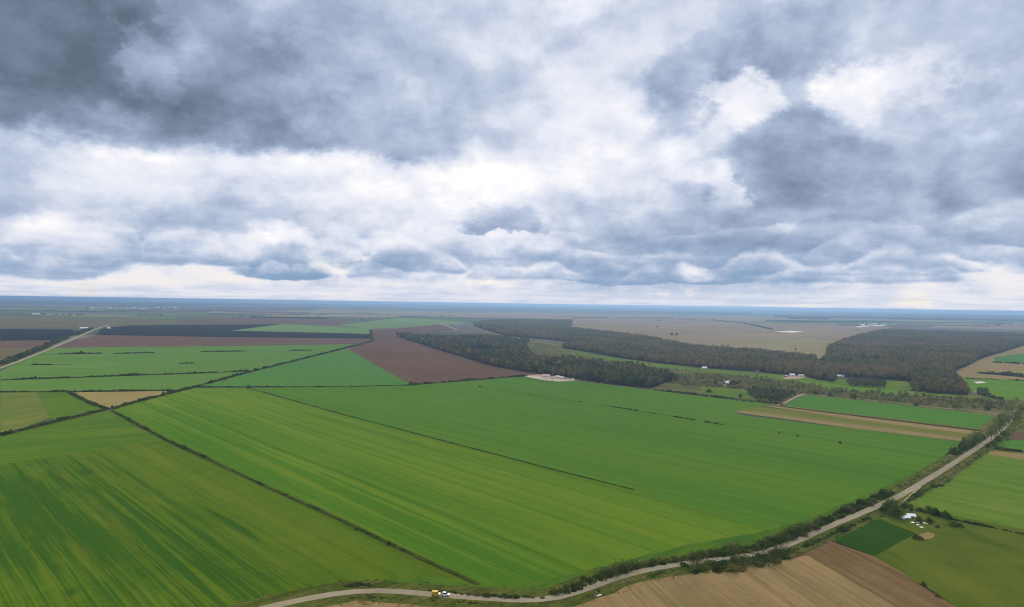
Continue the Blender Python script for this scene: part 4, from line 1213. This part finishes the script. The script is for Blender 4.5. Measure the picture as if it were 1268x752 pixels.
def house(name, px, py, L_, W_, hw, hr, deg, wall, roof, label, cat, group=None, wins=2):
    """gabled building: wall with gables, two-slope roof with eaves, door, windows"""
    g = G(px, py)
    e = empty(name, (g.x, g.y, 0), math.radians(deg))
    l, w = L_ / 2, W_ / 2
    wv = [(-l, -w, -.2), (l, -w, -.2), (l, w, -.2), (-l, w, -.2), (-l, -w, hw), (l, -w, hw), (l, w, hw), (-l, w, hw), (-l, 0, hw + hr), (l, 0, hw + hr)]
    wf = [(0, 1, 5, 4), (2, 3, 7, 6), (1, 2, 6, 9, 5), (3, 0, 4, 8, 7)]
    mesh_obj('wall', wv, wf, wall, e)
    o = 0.35
    k = hr / w
    t_ = 0.16
    ro = []
    for s in (-1, 1):
        ro.append(([(-l - o, s * (w + o), hw - k * o), (l + o, s * (w + o), hw - k * o), (l + o, 0, hw + hr + .02), (-l - o, 0, hw + hr + .02),
                    (-l - o, s * (w + o), hw - k * o + t_), (l + o, s * (w + o), hw - k * o + t_), (l + o, 0, hw + hr + t_ + .02), (-l - o, 0, hw + hr + t_ + .02)],
                   [(0, 1, 2, 3), (4, 7, 6, 5), (0, 4, 5, 1), (1, 5, 6, 2), (2, 6, 7, 3), (3, 7, 4, 0)]))
    mesh_obj('roof', *merge(ro), roof, e)
    mesh_obj('door', *box(-.6, .6, -w - .05, -w + .02, 0, min(2.1, hw - .2)), wood_mat, e)
    for i in range(wins):
        x = (-l + 1.2) + (2 * l - 2.4) * (i / max(1, wins - 1))
        fr = mesh_obj('window', *box(x - .55, x + .55, -w - .04, -w + .02, 0.45 * hw, 0.8 * hw), white_wall, e)
        mesh_obj('pane', *box(x - .45, x + .45, -w - .06, -w - .03, 0.48 * hw, 0.77 * hw), dark_mat, fr)
    return tag(e, label, cat, group)


house('shed', 1120.5, 643.8, 4.6, 3.2, 1.5, 0.75, 8, white_wall, white_tin, 'left of two small white-roofed sheds among the farm trees', 'shed', None, 2)
house('shed', 1127.6, 641.8, 4.2, 3.4, 1.6, 0.8, -6, white_wall, white_tin, 'right of two small white-roofed sheds among the farm trees', 'shed', None, 2)
house('house', 872, 457.6, 9, 6, 2.8, 2.0, 20, white_wall, white_tin, 'small white building against the long wood, left of the meadow strip', 'house')
house('shed', 938, 460.6, 6, 4, 2.0, 1.2, 10, white_wall, grey_roof, 'tiny pale shed at the wood edge between two houses', 'shed')
house('house', 981, 466.6, 8, 6, 2.8, 2.2, -15, white_wall, white_tin, 'white house left of its neighbour on the sandy yard by the wood', 'house')
house('house', 992, 467.2, 9, 6, 2.8, 2.0, 10, white_wall, pink_roof, 'pale house right of its neighbour on the sandy yard by the wood', 'house')
house('shed', 973, 467.6, 7, 5, 2.2, 1.4, 30, brick_wall, grey_roof, 'grey-roofed shed at the left of the sandy yard by the wood', 'shed')
house('barn', 1040.5, 467.6, 12, 6, 2.6, 1.8, -3, white_wall, blue_tin, 'long pale-blue roofed barn against the brown wood', 'barn', None, 3)
house('house', 899, 476.6, 8, 6, 3.0, 2.4, 25, white_wall, white_tin, 'white house half hidden among trees in the scrub', 'house')
house('shed', 904, 474.4, 8, 5, 2.4, 1.6, -10, brick_wall, pink_roof, 'reddish shed behind the white house in the scrub', 'shed')
house('house', 1208.6, 488.2, 7, 5, 2.4, 1.8, 0, white_wall, pink_roof, 'tiny white house between round trees at the wood corner', 'house')
# farmyard by the wood
house('barn', 676, 467.4, 13, 7, 2.6, 2.0, -8, white_wall, pink_roof, 'pale-pink roofed barn at the back of the pale yard by the dark wood', 'barn', None, 3)
house('shed', 690.5, 468.6, 6, 4.5, 2.4, 1.6, -12, white_wall, white_tin, 'white shed right of the pink-roofed barn in the pale yard', 'shed')
house('shed', 695.5, 469.2, 5, 4, 2.2, 1.4, -12, white_wall, white_tin, 'small white shed at the right of the sheds in the pale yard', 'shed')
straw = plain_mat('pale_straw', (0.58, 0.52, 0.38), 0.2, 0.5, 0.95)
rubble = plain_mat('pale_rubble', (0.60, 0.52, 0.47), 0.25, 0.6, 0.95)
darkheap = plain_mat('dark_manure', (0.045, 0.034, 0.028), 0.3, 0.6, 0.95)


def heap(px, py, r, h, mat, label, seed, name='heap'):
    g = G(px, py)
    r_ = np.random.default_rng(seed)
    v, f = [], []
    nr, ns = 6, 16
    ph = r_.uniform(0, 6.28, 5)
    for i in range(nr):
        q = i / (nr - 1)
        for k in range(ns):
            a = 2 * math.pi * k / ns
            rr = r * q * (1 + 0.16 * math.sin(2 * a + ph[0]) + 0.1 * math.sin(3 * a + ph[1]) + 0.06 * math.sin(7 * a + ph[2]))
            z = h * (1 - q ** 1.6) * (1 + 0.18 * math.sin(a * 3 + ph[3] + q * 5)) + r_.normal() * 0.06 * h * (q < 1) - (0.1 if q == 1 else 0)
            v.append((rr * math.cos(a) * 1.3, rr * math.sin(a), z))
            if i:
                f.append(((i - 1) * ns + k, i * ns + k, i * ns + (k + 1) % ns, (i - 1) * ns + (k + 1) % ns))
    o = mesh_obj(name, v, f, mat, loc=(g.x, g.y, 0))
    return tag(o, label, 'heap')


for k, (px, py, r, h, m, lab) in enumerate([
        (656, 467.2, 6, 1.4, straw, 'long low straw heap at the left tip of the pale yard'), (664, 468.2, 7, 1.6, rubble, 'pale rubble heap left of the pink-roofed barn'),
        (671, 470, 5, 1.8, straw, 'straw heap in front of the pink-roofed barn'), (682, 470.8, 5.5, 2.0, rubble, 'pale rubble heap at the front middle of the yard'),
        (690, 471.8, 6, 1.7, straw, 'straw heap along the front right of the yard'), (699, 471.8, 5, 1.8, rubble, 'pale heap right of the white yard sheds'),
        (709, 471.2, 3.6, 3.0, straw, 'rounded straw stack at the right tip of the yard'), (683, 469.6, 2.6, 1.5, darkheap, 'dark manure heap in the middle of the pale yard'),
        (675, 469.2, 2.0, 1.2, darkheap, 'small dark heap in front of the barn'), (700, 470.4, 2.6, 1.6, darkheap, 'dark heap right of the sheds in the yard'), (706, 470.6, 2.4, 1.8, darkheap, 'dark heap beside the rounded straw stack')]):
    heap(px, py, r, h, m, lab, 300 + k)

# far farm groups
VG = 'far white farm buildings'
for k, (px, py, L_) in enumerate([(1064, 406.4, 34), (1071, 405.6, 46), (1078, 404.2, 38), (1087, 404.6, 52), (1094, 404.0, 34), (1068, 403.6, 28), (1083, 402.4, 34)]):
    house('barn', px, py, L_, 18, 5, 4, random.uniform(-20, 20), white_wall, white_tin, ['leftmost white barn of the far farm behind the broad wood', 'second white barn from the left in the far farm', 'middle white barn of the far farm',
          'longest white barn of the far farm near the wood corner', 'rightmost white barn of the far farm', 'farther white barn behind the left end of the far farm', 'farther white barn behind the middle of the far farm'][k], 'barn', VG, 4)
house('barn', 104.5, 407.8, 30, 12, 4, 3, 4, white_wall, white_tin, 'long pale barn at the far end of the left dirt track', 'barn', None, 4)
house('shed', 134.5, 407.6, 11, 9, 4, 3, 10, white_wall, white_tin, 'tiny white shed right of the left dirt track end', 'shed', None, 2)
house('barn', 45, 390.4, 48, 18, 7, 5, -10, white_wall, blue_tin, 'tiny pale barn out on the far left plain', 'barn', None, 4)
for k in range(13):
    house('house', 110 + 9.0 * k + random.uniform(-5, 5), 381.6 + random.uniform(0, 2.4), random.uniform(24, 46), 15, 7, 5, random.uniform(-40, 40), white_wall, (white_tin, pink_roof, grey_roof)[k % 3],
          'pale building of the far village below the left skyline', 'building', 'far village on the left skyline', 2)

# white boxes on the farm pasture
for k, (px, py) in enumerate([(1130, 649), (1136, 648.6), (1139.5, 649), (1143.5, 649.6), (1147, 650), (1136.5, 652), (1141, 655)]):
    g = G(px, py)
    e = empty('box', (g.x, g.y, 0), random.uniform(-.4, .4))
    s = random.uniform(.5, .8)
    mesh_obj('body', *box(-s, s, -s * .7, s * .7, 0.02, 0.75), white_wall, e)
    mesh_obj('lid', *box(-s * 1.12, s * 1.12, -s * .82, s * .82, 0.753, 0.85), white_tin, e)
    tag(e, ['white box standing apart, left of the row below the sheds', 'first white box of the row on the farm pasture', 'second white box of the row on the farm pasture', 'third white box of the row on the farm pasture',
            'rightmost white box of the row on the farm pasture', 'white box below the left end of the row', 'lowest white box on the farm pasture'][k], 'box', 'white boxes on the farm pasture')

# ------------------------------------------------------------------ vehicles on the road
yellow = plain_mat('yellow_paint', (0.62, 0.36, 0.03), 0.06, 2.0, 0.35)
white_paint = plain_mat('white_paint', (0.80, 0.80, 0.80), 0.04, 2.0, 0.3)
glass = plain_mat('dark_glass', (0.015, 0.018, 0.022), 0.1, 2.0, 0.08)
rubber = plain_mat('tyre_rubber', (0.02, 0.02, 0.02), 0.1, 4.0, 0.9)
steel = plain_mat('wheel_steel', (0.35, 0.35, 0.36), 0.1, 4.0, 0.4)


def loft(sections):
    """body from cross sections along x: (x, halfwidth_low, z_low, halfwidth_mid, z_mid, halfwidth_top, z_top)"""
    v, f = [], []
    for (x, a, za, b, zb, c, zc_) in sections:
        v += [(x, -a, za), (x, -b, zb), (x, -c, zc_), (x, c, zc_), (x, b, zb), (x, a, za)]
    n = len(sections)
    for i in range(n - 1):
        for k in range(6):
            p, q = i * 6 + k, i * 6 + (k + 1) % 6
            f.append((p, q, q + 6, p + 6))
    f.append(tuple(range(5, -1, -1)))
    f.append(tuple(range((n - 1) * 6, n * 6)))
    return v, f


def wheel(e, x, y, r):
    def disc(rr, w, n=16):
        v = [(x + rr * math.cos(2 * math.pi * k / n), y + s * w / 2, r + rr * math.sin(2 * math.pi * k / n)) for s in (-1, 1) for k in range(n)]
        f = [(k, (k + 1) % n, n + (k + 1) % n, n + k) for k in range(n)] + [tuple(range(n - 1, -1, -1)), tuple(range(n, 2 * n))]
        return v, f
    t_ = mesh_obj('wheel', *disc(r, 0.22), rubber, e)
    mesh_obj('rim', *disc(r * 0.6, 0.235), steel, t_)


def van(px, py, deg, mat, label, L_, W_, Hh, boxy):
    g = G(px, py)
    e = empty('van' if boxy else 'car', (g.x, g.y, LEVEL[0] + 0.01), deg)
    l, w = L_ / 2, W_ / 2
    z0 = 0.3
    if boxy:
        secs = [(-l, w * .92, z0, w, z0 + .5, w * .90, Hh * .97), (-l + .15, w * .95, z0, w, z0 + .5, w * .92, Hh), (l * .35, w * .95, z0, w, z0 + .5, w * .90, Hh),
                (l * .62, w * .95, z0, w, z0 + .5, w * .88, Hh * .62), (l * .95, w * .92, z0, w * .95, z0 + .4, w * .85, Hh * .52), (l, w * .85, z0 + .05, w * .88, z0 + .35, w * .8, Hh * .45)]
        mesh_obj('body', *loft(secs), mat, e)
        mesh_obj('windscreen', [(l * .37, -w * .84, Hh * .97), (l * .37, w * .84, Hh * .97), (l * .63, w * .84, Hh * .64), (l * .63, -w * .84, Hh * .64),
                                (l * .34, -w * .84, Hh * .95), (l * .34, w * .84, Hh * .95), (l * .60, w * .84, Hh * .62), (l * .60, -w * .84, Hh * .62)],
                 [(3, 2, 1, 0), (4, 5, 6, 7), (0, 1, 5, 4), (1, 2, 6, 5), (2, 3, 7, 6), (3, 0, 4, 7)], glass, e)
    else:
        secs = [(-l, w * .85, z0, w * .9, z0 + .3, w * .8, .85), (-l + .2, w * .92, z0, w, z0 + .3, w * .88, .95), (l * .5, w * .95, z0, w, z0 + .3, w * .9, .92), (l * .95, w * .9, z0, w * .92, z0 + .3, w * .82, .78), (l, w * .8, z0 + .05, w * .84, z0 + .25, w * .75, .68)]
        mesh_obj('body', *loft(secs), mat, e)
        secs = [(-l * .92, w * .86, .9, w * .84, 1.0, w * .75, 1.02), (-l * .62, w * .88, .9, w * .82, 1.2, w * .70, Hh - .02), (l * .08, w * .88, .9, w * .82, 1.2, w * .70, Hh - .02), (l * .5, w * .86, .88, w * .84, .93, w * .80, .95)]
        mesh_obj('cabin', *loft(secs), glass, e)
        mesh_obj('roof', *loft([(-l * .68, w * .66, Hh - .03, w * .72, Hh - .02, w * .62, Hh + .03), (l * .12, w * .66, Hh - .03, w * .72, Hh - .02, w * .62, Hh + .03)]), mat, e)
    for s in (-1, 1):
        mesh_obj('side_window', *box(l * .02, l * .34, s * w * .985 - .03, s * w * .985 + .03, Hh * .58, Hh * .84) if boxy else box(-l * .3, l * .05, s * w * .84 - .02, s * w * .84 + .02, .98, 1.2), glass, e)
        mesh_obj('headlight', *box(l - .05, l + .03, s * w * .6 - .15, s * w * .6 + .15, .62, .78), white_paint, e)
        for x in (-l * .62, l * .62):
            wheel(e, x, s * (w - .06), 0.33)
    return tag(e, label, 'van' if boxy else 'car')


RD = direction((509, 737.2), (580, 743.1))
van(540.0, 740.6, RD, yellow, 'yellow van on the road near the bottom edge', 3.4, 1.75, 1.95, True)
van(551.6, 740.4, RD, white_paint, 'white car just right of the yellow van on the road', 3.5, 1.65, 1.42, False)

# concrete culvert block with marker post below the road
g = G(742, 740.2)
e = empty('culvert', (g.x, g.y, 0), direction((720, 734), (760, 719)))
conc = plain_mat('pale_concrete', (0.55, 0.54, 0.50), 0.15, 1.5, 0.9)
mesh_obj('headwall', *box(-1.1, 1.1, -.25, .25, -.2, .8), conc, e)
mesh_obj('cap', *box(-1.2, 1.2, -.33, .33, .803, .95), conc, e)
mesh_obj('pipe_opening', *box(-.4, .4, -.28, -.24, .05, .6), dark_mat, e)
mesh_obj('marker_post', *box(-1.4, -1.25, .6, .75, -.2, 1.3), white_wall, e)
tag(e, 'pale concrete culvert block with marker post below the road', 'culvert')

# ------------------------------------------------------------------ the air
HAZE_DENSITY = 0.85e-4
hm = bpy.data.materials.new('haze_air')
hm.use_nodes = True
t = NT(hm.node_tree)
pv = t.n('ShaderNodeVolumePrincipled')
pv.inputs['Color'].default_value = (0.29, 0.47, 0.73, 1)
pv.inputs['Density'].default_value = HAZE_DENSITY
pv.inputs['Anisotropy'].default_value = 0.5
mo = t.n('ShaderNodeOutputMaterial')
t.t.links.new(pv.outputs[0], mo.inputs['Volume'])
hr_ = R_GROUND + 3000
tag(mesh_obj('haze', *box(-hr_, hr_, -hr_, hr_, -2.0, 124.0), hm), 'thin blue haze lying over the whole plain', 'haze', kind='stuff')
